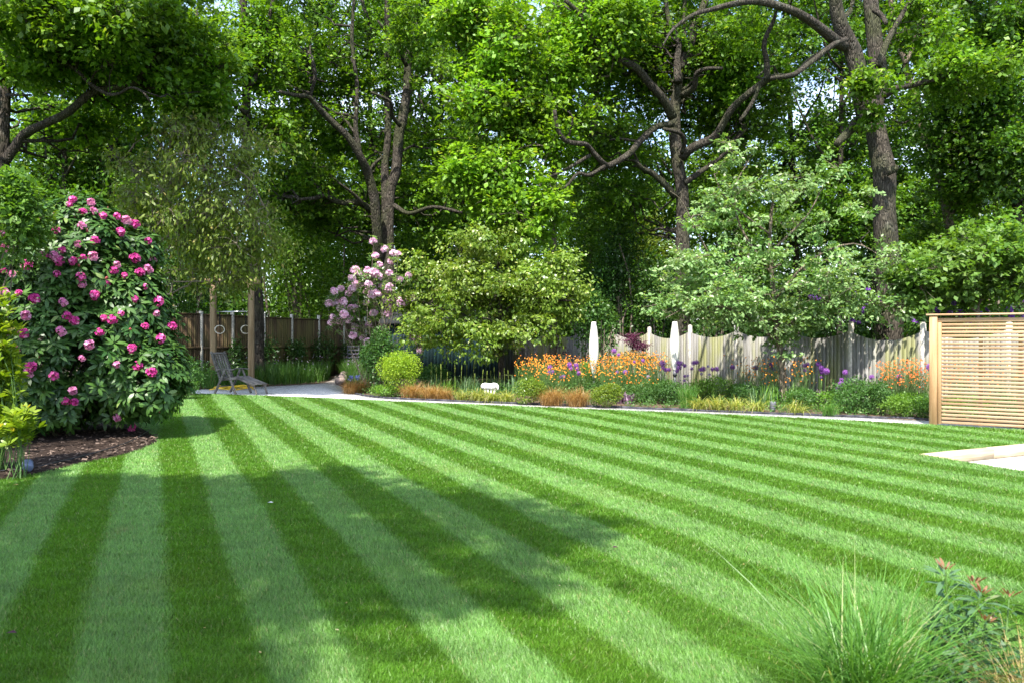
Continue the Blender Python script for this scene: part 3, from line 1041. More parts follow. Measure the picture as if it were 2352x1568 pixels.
# ------------------------------------------------------------------ garden lamps
def lamp(p, lab, tilt, mat, r=.055, L=.13):
    T = thing("garden_spotlight", lab, "garden light", tuple(p), None)
    d_ = unit(np.array(tilt, float))
    c = np.asarray(p) + (0, 0, .10)
    mb = MB()
    mb.tube([c - d_ * L * .5, c - d_ * L * .42, c + d_ * L * .3, c + d_ * L * .5], [r * .8, r, r, r * 1.08], 16)
    for k in range(3): mb.tube([c + d_ * L * (-.3 + .2 * k), c + d_ * L * (-.22 + .2 * k)], r * 1.06, 16)
    hs_ = mb.build("housing", mat, T)
    mb = MB()
    mb.tube([c + d_ * L * .5, c + d_ * L * .515], r * .9, 16)
    mb.build("lens", M["glass"], hs_)
    mb = MB()
    mb.tube([np.asarray(p), c - d_ * .01], .012, 8)
    mb.build("spike", M["black"], T)


g = G(64, 1082, .03)
lamp(g + (0, 0, -.03), "small blue grey spotlight lying in the bark mulch by the lawn edge", (-.35, .55, .25), M["lampb"])
g = G(1775, 944)
lamp(g, "ribbed grey spotlight in the flower border near the slim tree trunk", (.1, .1, 1), M["grey"], .06, .22)
mb = MB()
cpts = [G(-60, 1092, .05), G(0, 1080, .06), G(60, 1075, .06), G(130, 1060, .07), G(220, 1038, .08), G(300, 1012, .08), G(345, 985, .07)]
mb.tube(spline(cpts, 5), .008, 6)
tag(mb.build("lamp_cable", M["black"], loc=tuple(cpts[0])), "thin dark cable snaking over the mulch from the small spotlight", "cable")
# rocks by the dirt path
for k, lab in enumerate(["rough brown rock at the mouth of the dirt path, lowest and nearest the gravel", "rough brown rock in the middle of the small pile by the dirt path", "rough brown rock on top at the back of the small pile by the dirt path"]):
    c = G(782 + k * 5, 882 - k * 2.5) + (0, 0, .12 + .07 * k)
    mb = MB()
    mb.lathe([(.02, -.15), (.15, -.12), (.19, 0), (.14, .1), (.02, .13)], c, 11)
    o = mb.build("rock", M["rock"], loc=tuple(c))
    tag(o, lab, "rock", "rocks by the dirt path")
    for v_ in o.data.vertices:
        v_.co = Vector(np.array(v_.co) * (1 + rng.normal(0, .09, 3)))
# a few stray fallen petals / leaves on the lawn
for (u, v, m, lab) in [(621, 1153, "stone", "small white petal lying on the shaded lawn stripe"), (26, 1452, "maple", "tiny reddish fallen leaf on the shaded lawn at lower left"),
                       (36, 1112, "straw", "tiny tan fallen leaf on the shaded lawn below the spotlight"), (1412, 1256, "maple", "tiny dark red fallen leaf near the shadow edge on the lawn")]:
    g = G(u, v, .035)
    mb = MB()
    mb.add([g + (-.03, 0, 0), g + (0, -.016, .006), g + (.03, .004, 0), g + (0, .018, .008)], [[0, 1, 2, 3]])
    tag(mb.build("fallen_petal" if m == "stone" else "fallen_leaf", M[m], loc=tuple(g)), lab, "petal" if m == "stone" else "leaf")
# ------------------------------------------------------------------ vegetation generators
def tubes(PT_, RD, sides=4):
    """many tubes at once: PT_ (n,m,3), RD (n,m)"""
    n_, m, _ = PT_.shape
    t = np.gradient(PT_, axis=1)
    t = unit(t)
    ref = np.broadcast_to(np.array([.27, .41, .87]), t.shape)
    A = unit(np.cross(t, ref))
    B = np.cross(t, A)
    th = np.arange(sides) * 2 * PI / sides
    V = PT_[:, :, None] + RD[:, :, None, None] * (np.cos(th)[:, None] * A[:, :, None] + np.sin(th)[:, None] * B[:, :, None])
    base = (np.arange(n_) * m * sides)[:, None, None]
    i = (np.arange(m - 1) * sides)[None, :, None]
    j = np.arange(sides)[None, None, :]
    j2 = (j + 1) % sides
    F = np.stack([base + i + j, base + i + j2, base + i + sides + j2, base + i + sides + j], -1).reshape(-1, 4)
    return V.reshape(-1, 3), F


def bezier_paths(a, b, sag, m=6, wob=.08):
    """curved paths from a(n,3) to b(n,3)"""
    t = np.linspace(0, 1, m)[None, :, None]
    L = np.linalg.norm(b - a, axis=1)[:, None, None]
    mid = (a + b)[:, None] / 2 + rng.normal(0, .12, (len(a), 1, 3)) * L + np.array([0, 0, 1.]) * sag * L
    p = (1 - t) ** 2 * a[:, None] + 2 * t * (1 - t) * mid + t * t * b[:, None]
    p[:, 1:-1] += rng.normal(0, wob, p[:, 1:-1].shape) * L / m
    return p


def leaf_quads(c, d, nrm, L, W, fold=.15, base=.0):
    """kite leaves: c (n,3) base point, d axis, nrm normal"""
    d = unit(d)
    s_ = unit(np.cross(d, nrm))
    nn = np.cross(s_, d)
    L = np.broadcast_to(L, (len(c),))[:, None]
    W = np.broadcast_to(W, (len(c),))[:, None]
    c = c + d * base * L
    V = np.stack([c, c + d * L * .5 + s_ * W * .5 + nn * W * fold, c + d * L + nn * L * -.06, c + d * L * .5 - s_ * W * .5 + nn * W * fold], 1)
    return V.reshape(-1, 3), np.arange(len(c) * 4).reshape(-1, 4)


def leaf_long(c, d, nrm, L, W, droop=.15, fold=.12):
    """elongated leaves with 6 corners in two quads"""
    d = unit(d)
    s_ = unit(np.cross(d, nrm))
    nn = np.cross(s_, d)
    L = np.broadcast_to(L, (len(c),))[:, None]
    W = np.broadcast_to(W, (len(c),))[:, None]
    m1 = c + d * L * .38
    m2 = c + d * L * .75 - nn * L * droop * .5
    V = np.stack([c + d * L * .06, m1 + s_ * W * .5 + nn * W * fold, m2 + s_ * W * .42 + nn * W * fold, c + d * L - nn * L * droop,
                  m2 - s_ * W * .42 + nn * W * fold, m1 - s_ * W * .5 + nn * W * fold], 1).reshape(-1, 3)
    k = np.arange(len(c))[:, None] * 6
    F = np.concatenate([k + [[0, 1, 2, 5]], k + [[2, 3, 4, 5]]], 1).reshape(-1, 4)
    return V, F


def rsphere(n_):
    return unit(rng.normal(0, 1, (n_, 3)))


def clump_leaves(C, R, per, sprays, L, W, droop=0., up=1.0, flat=.75, long=False, spread=.34, jit=.9):
    """leaves round clump centres C (n,3) with radii R (n,): each clump is a set of sprays"""
    n_ = len(C)
    dirs = rsphere(n_ * sprays)
    dirs[:, 2] *= flat
    rad = np.repeat(R, sprays) * rng.uniform(.35, 1.0, n_ * sprays)
    S_ = np.repeat(C, sprays, 0) + dirs * rad[:, None]
    crnd = np.repeat(np.repeat(rng.uniform(0, 1, n_), sprays), per)
    srnd = np.repeat(rng.uniform(0, 1, n_ * sprays), per)
    N_ = n_ * sprays * per
    offs = rng.normal(0, 1, (N_, 3)) * np.array([1, 1, .38])
    Pp = np.repeat(S_, per, 0) + offs * (np.repeat(np.repeat(R, sprays), per) * spread * .6)[:, None]
    out = unit(np.repeat(dirs, per, 0))
    d = out * .6 + rng.normal(0, jit, (N_, 3)) * .6 * np.array([1, 1, .6]) + np.array([0, 0, -droop])
    snr = np.repeat(rng.normal(0, .42, (n_ * sprays, 3)), per, 0)
    nr = np.array([0, 0, up]) + snr + rng.normal(0, .34, (N_, 3)) + out * .35 + np.array([0, -.18, 0])
    l = L * rng.uniform(.5, 1.4, N_)
    V, F = (leaf_long if long else leaf_quads)(Pp, d, nr, l, l * (W / L))
    a_ = np.clip(.35 * crnd + .3 * srnd + .35 * rng.uniform(0, 1, N_), 0, 1)
    odd = rng.uniform(0, 1, N_) < .035
    a_[~odd] = np.minimum(a_[~odd], .92)
    a_[odd] = 1.0
    if long: a_ = np.repeat(a_, 2)
    return V, F, a_, S_, dirs


def ell_points(c, rad, n_, lo=.45):
    d = rsphere(n_)
    r = rng.uniform(lo ** 2, 1, n_) ** .5
    return np.asarray(c) + d * r[:, None] * np.asarray(rad)


def crop(k, pts):
    sc = {1: (0, .3418), 2: (574.2, .3662), 3: (1205.9, .3661), 4: (1665.2, .3663), 0: (0, 1.0)}[k]
    return [(sc[0] + x * sc[1], y * sc[1]) for x, y in pts]


def limb(k, pts, Y, w0, w1, dY=0., ground=False, per=4):
    """a limb traced in crop k: returns 3-D points and radii"""
    uv = crop(k, pts)
    m = len(uv)
    ys = Y + np.linspace(0, dY, m) + np.cumsum(rng.normal(0, .06, m))
    p = np.array([P(u, v, y) for (u, v), y in zip(uv, ys)])
    w = np.linspace(w0, w1, m) / 2 / 1800 * Y
    if ground:
        g_ = p[0].copy()
        g_[2] = -.2
        md = (p[0] * .5 + g_ * .5)
        p = np.vstack([[g_], [md], p])
        w = np.concatenate([[w[0] * 1.45], [w[0] * 1.06], w])
    ps = spline(p, per)
    rs = np.interp(np.linspace(0, 1, len(ps)), np.linspace(0, 1, len(w)), w)
    return ps, rs


def ell(u, v, Y, ru, rv, ry, n_, R=.95):
    c = P(u, v, Y)
    s_ = Y / 1800
    return (c, np.array([ru * s_, ry, rv * s_]), n_, R)


def tree(name, label, limbs, ells, leaf, bark, L=.12, W=.075, per=26, sprays=11, group=None, cat="tree", sides=12, droop=.1, up=1.0,
         lump=.10, base=None, long=False, twig=None, brad=.03, spread=.34, sag=.06, flat=.75, lo=.45, zmin=None, twn=5):
    b0 = limbs[0][0][0]
    T = thing(name, label, cat, tuple(base if base is not None else (b0[0], b0[1], 0)), group)
    mb = MB()
    for i, (p, r) in enumerate(limbs):
        mb.tube(p, r, sides if r[0] > .06 else 7, lump=lump if r[0] > .06 else .04)
    LP = np.vstack([p for p, r in limbs])
    LR = np.concatenate([r for p, r in limbs])
    C, R = [], []
    for (c, rad, n_, rr) in ells:
        if group is not None and rr >= .3:          # woodland crowns: many small tufts
            n_, rr = int(n_ * 2.3), rr * .56
            lo, spread, flat = .15, .5, .9
        q = ell_points(c, rad, n_, lo)
        if zmin is not None: q[:, 2] = np.maximum(q[:, 2], zmin + rng.uniform(0, .5, n_))
        C.append(q)
        R.append(rr * np.clip(rng.lognormal(-.1, .45, n_), .3, 2.0))
    C = np.vstack(C)
    R = np.concatenate(R)
    V, F, A, S_, dirs = clump_leaves(C, R, per, sprays, L, W, droop, up, flat, long, spread)
    # hub branches leave the limbs, smaller ones leave the hubs
    def nearest(Q, LPq, rise):
        hd = np.linalg.norm(Q[:, None, :2] - LPq[None, :, :2], axis=2)
        return np.argmin(np.linalg.norm(Q[:, None] - LPq[None], axis=2) + np.maximum(0, LPq[None, :, 2] - Q[:, None, 2] + rise * hd) * .9, 1)

    nh = max(3, len(C) // 6)
    hub = rng.choice(len(C), nh, False)
    kh = nearest(C[hub], LP, .3)
    L0 = np.linalg.norm(C[hub] - LP[kh], axis=1)
    ph = bezier_paths(LP[kh], C[hub], sag, 9, .55)
    r0 = np.minimum(LR[kh] * .75, brad * (.7 + .32 * L0))
    bv, bf = tubes(ph, r0[:, None] * np.linspace(1, .3, 9)[None], 6)
    mb.add(bv, bf)
    LP = np.vstack([LP, ph[:, 3:].reshape(-1, 3)])
    LR = np.concatenate([LR, (r0[:, None] * np.linspace(.75, .3, 6)[None]).ravel()])
    k = nearest(C, LP, 0.1)
    L0 = np.linalg.norm(C - LP[k], axis=1)
    ok = (L0 > .12) & (L0 < 2.6)
    pa = bezier_paths(LP[k][ok], C[ok], sag, 6, .4)
    r0 = np.minimum(LR[k][ok] * .6, brad * (.35 + .2 * L0[ok]))
    bv, bf = tubes(pa, r0[:, None] * np.linspace(1, .35, 6)[None], 4)
    mb.add(bv, bf)
    # leaves along the branches themselves
    if group is not None:
        bp_ = np.vstack([ph[:, 3:].reshape(-1, 3), pa[:, 2:].reshape(-1, 3)])
        bp_ = np.repeat(bp_, 4, 0) + rng.normal(0, .13, (len(bp_) * 4, 3))
        nb_ = len(bp_)
        l_ = L * rng.uniform(.5, 1.3, nb_)
        V2, F2 = leaf_quads(bp_, rng.normal(0, 1, (nb_, 3)), np.array([0, 0, 1.]) + rng.normal(0, .6, (nb_, 3)), l_, l_ * W / L)
        F = np.vstack([F, F2 + len(V)])
        V = np.vstack([V, V2])
        A = np.concatenate([A, rng.uniform(0, .92, nb_)])
    # twigs to the sprays
    ns = len(S_) // len(C)
    sel = (np.arange(len(S_)) % ns) < twn
    cc = np.repeat(C, ns, 0)[sel]
    st = cc - (cc - np.repeat(LP[k], ns, 0)[sel]) * rng.uniform(0.0, .35, (sel.sum(), 1))
    tp = bezier_paths(st, S_[sel], .03, 4, .1)
    tv, tf = tubes(tp, np.full((sel.sum(), 1), brad * .32) * np.linspace(1, .4, 4)[None], 3)
    if twig is None:
        mb.add(tv, tf)
    mb.build("trunk", bark, T, smooth=True)
    if twig is not None:
        obj("twigs", tv, tf, twig, T)
    obj("crown", V, F, leaf, T, A)
    return T


def blades(base, n_, H, reach, width, droop=.5, spread=.1, segs=4, up_jit=.25):
    """curved strap blades from one root: base (k,3)"""
    base = np.atleast_2d(base)
    b = base[rng.integers(0, len(base), n_)] + np.c_[rng.normal(0, spread, (n_, 2)), np.zeros(n_)]
    th = rng.uniform(0, 2 * PI, n_)
    hd = np.c_[np.cos(th), np.sin(th), np.zeros(n_)]
    h = H * rng.uniform(.55, 1.1, n_)
    rc = reach * rng.uniform(.15, 1.1, n_)
    dr = droop * rng.uniform(.3, 1.3, n_)
    ph = th + rng.normal(PI / 2, .5, n_)
    sd = np.c_[np.cos(ph), np.sin(ph), np.zeros(n_)]
    ts = np.linspace(0, 1, segs + 1)
    ws = width * rng.uniform(.7, 1.2, n_)
    V = []
    for t in ts:
        c = b + hd * (rc * t ** 1.5)[:, None]
        c[:, 2] += h * (t - dr * t ** 2.6)
        ww = ws * (1 - t ** 2.2) + .0004
        V.append(c - sd * ww[:, None] / 2)
        V.append(c + sd * ww[:, None] / 2)
    V = np.stack(V, 1).reshape(-1, 3)
    k = np.arange(n_)[:, None] * (2 * (segs + 1))
    F = np.concatenate([k + [[2 * j, 2 * j + 1, 2 * j + 3, 2 * j + 2]] for j in range(segs)], 1).reshape(-1, 4)
    A = np.repeat(np.clip(rng.uniform(0, .92, n_) + (rng.uniform(0, 1, n_) < .05), 0, 1), segs)
    return V, F, A


def leafy(c, rad, n_, L, W, lo=.6, up=.6, zmin=None, long=False, droop=.1):
    """leaves through an ellipsoid shell"""
    p = ell_points(c, rad, n_, lo)
    out = unit((p - np.asarray(c)) / np.asarray(rad))
    if zmin is not None:
        k = p[:, 2] > zmin
        p, out = p[k], out[k]
    N_ = len(p)
    l = L * rng.uniform(.6, 1.25, N_)
    V, F = (leaf_long if long else leaf_quads)(p, out * .7 + rng.normal(0, .6, (N_, 3)) - np.array([0, 0, droop]), out * .6 + np.array([0, 0, up]) + rng.normal(0, .4, (N_, 3)), l, l * W / L)
    A = np.clip(rng.uniform(0, .92, N_) + (rng.uniform(0, 1, N_) < .03), 0, 1)
    return V, F, (np.repeat(A, 2) if long else A)


def stems(base, tips, r=.006, sides=3, sag=.05):
    p = bezier_paths(np.asarray(base, float), np.asarray(tips, float), sag, 5, .05)
    return tubes(p, np.full((len(p), 1), r) * np.linspace(1, .6, 5)[None], sides)


def bush(name, label, c, rad, leaf, n_=1500, L=.06, W=.035, group=None, cat="shrub", nst=9, lo=.55, up=.6, bark=None, lumps=10, long=False, droop=.1, rr=.45, fl="foliage", core=True, root=(0, 0)):
    """rounded shrub made of overlapping leafy lumps with stems from the ground"""
    c, rad = np.asarray(c, float), np.asarray(rad, float)
    T = thing(name, label, cat, (c[0], c[1], 0), group)
    mb = MB()
    cs = [(c, rad * .84)]
    for k in range(lumps):
        d = rsphere(1)[0]
        d[2] = abs(d[2]) if rng.uniform() < .75 else d[2]
        cs.append((c + d * rad * rng.uniform(.5, .72), rad * rr * rng.uniform(.7, 1.2)))
    tot = sum(np.prod(r) ** (2 / 3) for _, r in cs)
    for (cc, r) in cs:
        V, F, A = leafy(cc, r, max(8, int(n_ * np.prod(r) ** (2 / 3) / tot)), L, W, lo, up, .01, long, droop)
        if len(V): mb.add(V, F, np.clip(A * .8 + rng.uniform(-.12, .15), 0, 1))
    mb.build(fl, leaf, T)
    b = np.c_[rng.normal(c[0] + root[0], rad[0] * .12, nst), rng.normal(c[1] + root[1], rad[1] * .12, nst), np.full(nst, -.02)]
    t = ell_points(c, rad * .75, nst, .3)
    V, F = stems(b, t, max(.006, rad[2] * .016), 5)
    obj("stems", V, F, bark or M["twig"], T)
    return T
# ------------------------------------------------------------------ big trees, traced limb by limb
WOODS = "trees standing beyond the garden fences"
# centre-left twin-stemmed oak
Y = 31.0
tree("oak_tree", "twin stemmed oak forking low above the pale pink rhododendron", [
    limb(2, [(866, 1700), (864, 1480), (875, 1200), (915, 1080), (935, 850), (958, 750), (985, 560), (995, 350), (1045, 200), (1050, -150), (1080, -500)], Y, 30, 13, 1, True),
    limb(2, [(862, 1600), (852, 1300), (846, 1050), (866, 850), (858, 500), (860, 0), (850, -450)], Y + .3, 22, 11, 1.2),
    limb(2, [(815, 1640), (800, 1470), (780, 1250), (742, 1100), (700, 1000), (620, 870), (520, 770), (440, 690), (370, 612), (290, 600), (180, 575)], Y, 25, 6, -3.5),
    limb(2, [(690, 970), (662, 800), (672, 550), (640, 250), (660, -100)], Y - .3, 12, 7, .5),
    limb(2, [(620, 722), (520, 705), (440, 655), (380, 612), (410, 480), (380, 350)], Y - 1, 6, 9, -1),
    limb(2, [(760, 1325), (690, 1275), (560, 1270), (470, 1230), (400, 1245), (310, 1252)], Y, 17, 6, -2),
    limb(2, [(715, 1290), (650, 1220), (560, 1150)], Y - .5, 11, 4, -1),
    limb(2, [(905, 1290), (1000, 1340), (1150, 1300), (1330, 1335)], Y, 11, 6, -1.5),
    limb(2, [(940, 790), (890, 720), (880, 640), (760, 580)], Y, 10, 5, -1.5),
    limb(2, [(985, 420), (900, 270), (800, 130)], Y, 9, 5, -1),
    limb(2, [(750, 1075), (790, 1020), (830, 990)], Y + .2, 8, 7, 0),
    limb(2, [(700, 0), (760, 200), (770, 330)], Y + 2, 8, 14, 0),
], [ell(720, 190, Y + .6, 130, 150, 2.0, 46), ell(905, 120, Y + 1.8, 160, 170, 1.8, 34), ell(950, 60, Y - 1.6, 60, 60, .9, 7), ell(680, 430, Y - .6, 120, 110, 1.6, 36), ell(860, -190, Y + 2.5, 330, 200, 4.5, 30, 1.2),
    ell(640, 110, Y, 100, 160, 2.5, 24), ell(700, 470, Y + 1.2, 120, 90, 1.6, 26), ell(970, 470, Y + 2.0, 100, 90, 1.6, 24), ell(1010, 330, Y + 2.2, 90, 120, 1.2, 12), ell(770, 330, Y + 1.2, 90, 60, 1.0, 12)],
    M["oak"], M["bark"], .155, .10, 12, 8, WOODS)

# centre-right oak with the wide limbs
Y = 26.5
tree("oak_tree", "tall oak with wide spreading crooked limbs behind the middle of the scalloped fence", [
    limb(3, [(985, 1900), (988, 1568), (985, 1200), (962, 1050), (945, 900), (937, 750), (950, 600), (975, 450), (1035, 300), (1062, 150), (1135, 0), (1200, -300), (1230, -700)], Y, 34, 13, 1.5, True),
    limb(3, [(925, 740), (880, 640), (785, 530), (700, 430), (560, 355), (450, 268), (385, 200), (350, 100), (250, 0)], Y, 22, 8, -2.5),
    limb(3, [(560, 355), (590, 320), (560, 270)], Y - 1.2, 9, 4, -.3),
    limb(3, [(960, 520), (955, 380), (962, 250), (900, 120), (870, -150)], Y + .2, 18, 9, 1),
    limb(3, [(985, 430), (1000, 300), (1000, 100), (1010, -200)], Y + .6, 12, 8, 1),
    limb(3, [(985, 990), (1050, 930), (1180, 868), (1230, 800), (1295, 690), (1390, 600), (1515, 505), (1580, 482), (1690, 470), (1780, 385), (1890, 310)], Y, 20, 9, -3.0),
    limb(3, [(1515, 505), (1518, 400), (1500, 270), (1560, 130), (1580, 40)], Y - 2, 14, 7, -.5),
    limb(3, [(1350, 760), (1430, 640), (1470, 540)], Y - 1.8, 9, 9, 0),
    limb(3, [(990, 600), (1060, 550), (1075, 470), (1130, 435), (1240, 430)], Y, 16, 7, -1.5),
    limb(3, [(985, 960), (1000, 885), (965, 835), (870, 810)], Y - .3, 11, 8, -1),
    limb(3, [(940, 1230), (870, 1150), (800, 1090), (740, 1060), (690, 1010)], Y, 17, 8, -1),
    limb(3, [(930, 780), (820, 800), (720, 890), (650, 970), (530, 1040), (485, 1020), (430, 962), (400, 925), (370, 905), (260, 888), (205, 815), (185, 690)], Y - .2, 16, 8, -2.4),
    limb(3, [(500, 1045), (400, 1100), (330, 1090), (260, 1170), (190, 1192), (130, 1180)], Y - 1.7, 9, 4, -.8),
    limb(3, [(410, 975), (300, 1040), (200, 1092), (140, 1112)], Y - 1.9, 9, 4, -.5),
    limb(3, [(265, 885), (290, 800), (290, 720), (190, 665)], Y - 2.2, 6, 3, -.2),
    limb(3, [(1000, 1150), (1100, 1080), (1200, 1010), (1280, 940)], Y, 14, 7, .5),
    limb(3, [(990, 1480), (1150, 1350), (1330, 1230)], Y + .8, 15, 8, 1.5),
], [ell(1360, 75, Y - .2, 150, 100, 1.8, 40), ell(1570, 70, Y + 2.0, 170, 130, 1.6, 34), ell(1700, 130, Y + .6, 120, 110, 1.5, 34), ell(1480, 190, Y + 1.8, 130, 80, 1.2, 26), ell(1420, 30, Y - 2, 70, 60, 1.0, 12), ell(1490, 100, Y + 1.2, 70, 60, .8, 12), ell(1570, -210, Y + 2.5, 360, 190, 4.5, 35, 1.2),
    ell(1690, 260, Y + 2.0, 140, 80, 1.2, 28), ell(1640, 180, Y + 2, 90, 60, 1.0, 16), ell(1400, 330, Y + 1.0, 110, 70, 1.5, 14), ell(1420, 460, Y + 2.0, 110, 90, 1.6, 16), ell(1660, 420, Y + 2, 90, 90, 1.6, 18), ell(1450, 60, Y + 1.6, 120, 120, 1.6, 24)],
    M["oak"], M["bark"], .15, .095, 12, 8, WOODS)

# bright young foliage hanging in front of the wood, on its own oak
Y = 27.0
tree("oak_tree", "bright fresh green oak on a slim straight trunk in the centre of the wood", [
    limb(0, [(1270, 640), (1272, 430), (1276, 330), (1268, 200), (1262, 60), (1255, -120), (1250, -300)], Y, 17, 8, .5, True),
    limb(0, [(1272, 330), (1200, 280), (1130, 240), (1060, 225)], Y, 8, 4, -2.5),
    limb(0, [(1272, 400), (1180, 400), (1090, 390), (1030, 395)], Y, 8, 4, -2.5),
    limb(0, [(1266, 190), (1180, 100), (1110, 40)], Y, 8, 4, -2.5),
    limb(0, [(1274, 250), (1330, 190), (1400, 175)], Y, 7, 4, -2),
    limb(0, [(1272, 440), (1200, 470), (1140, 520)], Y, 7, 4, -2.5),
], [ell(1120, 50, Y - 2, 120, 80, 1.6, 30), ell(1190, 140, Y - 2, 130, 80, 1.6, 36), ell(1120, 240, Y - 2.6, 120, 45, 1.3, 22), ell(1260, 250, Y - 1.6, 130, 60, 1.5, 24),
    ell(1110, 390, Y - 2.6, 110, 60, 1.4, 30), ell(1200, 480, Y - 2.4, 110, 80, 1.4, 34), ell(1230, 330, Y - 2, 80, 50, 1.2, 12), ell(1220, -150, Y - 1 + 2.5, 200, 130, 2.5, 20, 1.2), ell(1330, 110, Y - 2, 70, 90, 1.4, 14)],
    M["oak_light"], M["bark_l"], .16, .105, 12, 8, WOODS)

# big right-hand oak
Y = 21.0
tree("oak_tree", "massive forked oak with a thick burred trunk behind the right end of the scalloped fence", [
    limb(4, [(1035, 2060), (1030, 1800), (1005, 1450), (1000, 1250), (998, 1080), (968, 930), (938, 760), (935, 640), (968, 520), (945, 330), (925, 120), (915, 0), (905, -300), (930, -650)], Y, 57, 29, 1.0, True, 5),
    limb(4, [(905, 760), (862, 640), (838, 460), (800, 320), (735, 190), (700, 60), (690, -100), (660, -500)], Y - .1, 46, 23, -.5),
    limb(4, [(745, 290), (690, 255), (610, 190), (500, 108), (360, 45), (200, 10), (60, 25), (-80, 60), (-210, 100), (-330, 190), (-390, 290)], Y - .2, 26, 3, -2.6),
    limb(4, [(760, 250), (680, 282), (560, 375), (455, 455), (390, 478), (290, 492)], Y - .3, 14, 8, -1.5),
    limb(4, [(740, 120), (790, 60), (810, -60)], Y - .3, 12, 8, 0),
    limb(4, [(900, 730), (840, 760), (765, 840), (700, 905)], Y + .1, 26, 15, -.8),
    limb(4, [(960, 420), (1010, 280), (1050, 200), (1110, 95), (1160, 10), (1200, -150)], Y, 16, 8, 1),
    limb(4, [(1000, 600), (1080, 555), (1200, 530), (1380, 475), (1500, 430)], Y, 17, 7, -1),
    limb(4, [(935, 60), (990, 110), (1010, 150)], Y - .3, 14, 8, -.3),
    limb(4, [(1010, 1080), (1065, 1060), (1075, 1040)], Y - .2, 22, 10, -.1),
    limb(4, [(860, 830), (835, 815), (832, 800)], Y - .25, 20, 8, -.1),
], [ell(1960, -260, Y + 2.5, 420, 190, 4.0, 35, 1.05), ell(1760, -60, Y - 1 + 2.5, 220, 60, 1.5, 6, .8), ell(1990, 195, Y - 1.2, 45, 25, .5, 5, .5), ell(2005, 270, Y - 1.0, 20, 20, .3, 3, .4), ell(2120, 60, Y + 1, 70, 60, 1.2, 7, .7), ell(2200, 170, Y - .5, 110, 50, 1.3, 16, .8)],
    M["oak"], M["bark"], .135, .085, 12, 8, WOODS, sides=18, lump=.07)

# slim slanting tree on the right
Y = 25.0
tree("birch_tree", "slim slanting pale trunked tree right of the massive forked oak", [
    limb(4, [(1440, 1560), (1400, 1400), (1372, 1210), (1320, 1050), (1252, 880), (1215, 680), (1150, 480), (1128, 380), (1080, 280), (1050, 100), (1020, -200)], Y, 21, 9, .8, True),
    limb(4, [(1128, 400), (1180, 300), (1200, 200), (1250, 60), (1280, -150)], Y, 9, 6, .5),
    limb(4, [(1300, 230), (1240, 130), (1160, 70), (1100, 0)], Y, 6, 4, -.6),
    limb(4, [(1215, 690), (1130, 770), (1050, 755)], Y, 6, 3, -.6),
], [ell(2130, 60, Y + .6, 90, 90, 1.5, 12), ell(2110, 250, Y + .4, 60, 40, 1, 4), ell(2210, 430, Y - .5, 70, 60, 1.2, 14), ell(2100, -200, Y + 2.5, 200, 120, 2.5, 12), ell(2150, 560, Y + .5, 80, 60, 1.2, 14)],
    M["oak"], M["bark_l"], .135, .085, 12, 8, WOODS)

# dark trees filling the right edge
Y = 23.5
tree("beech_tree", "dark leaved tree filling the upper right corner behind the slatted screen", [
    limb(4, [(1850, 1500), (1830, 1250), (1790, 950), (1740, 720), (1700, 450), (1680, 200), (1690, -200), (1700, -500)], Y, 24, 13, .5, True),
    limb(4, [(1740, 720), (1640, 600), (1520, 560), (1400, 590)], Y, 9, 5, -1),
    limb(4, [(1690, 330), (1780, 200), (1860, 120)], Y, 9, 5, -1),
    limb(4, [(1690, 180), (1600, 60), (1480, -20)], Y, 9, 5, -1),
], [ell(2300, 80, Y - .5, 110, 120, 2, 34), ell(2230, 220, Y - .5, 110, 70, 1.6, 30), ell(2290, 360, Y - .8, 120, 90, 1.7, 40), ell(2180, 330, Y, 70, 60, 1.2, 14), ell(2350, -150, Y + 2.5, 260, 160, 3, 20, 1.2), ell(2420, 250, Y, 90, 240, 2, 30)],
    M["oak_dark"], M["bark_d"], .14, .09, 12, 8, WOODS)

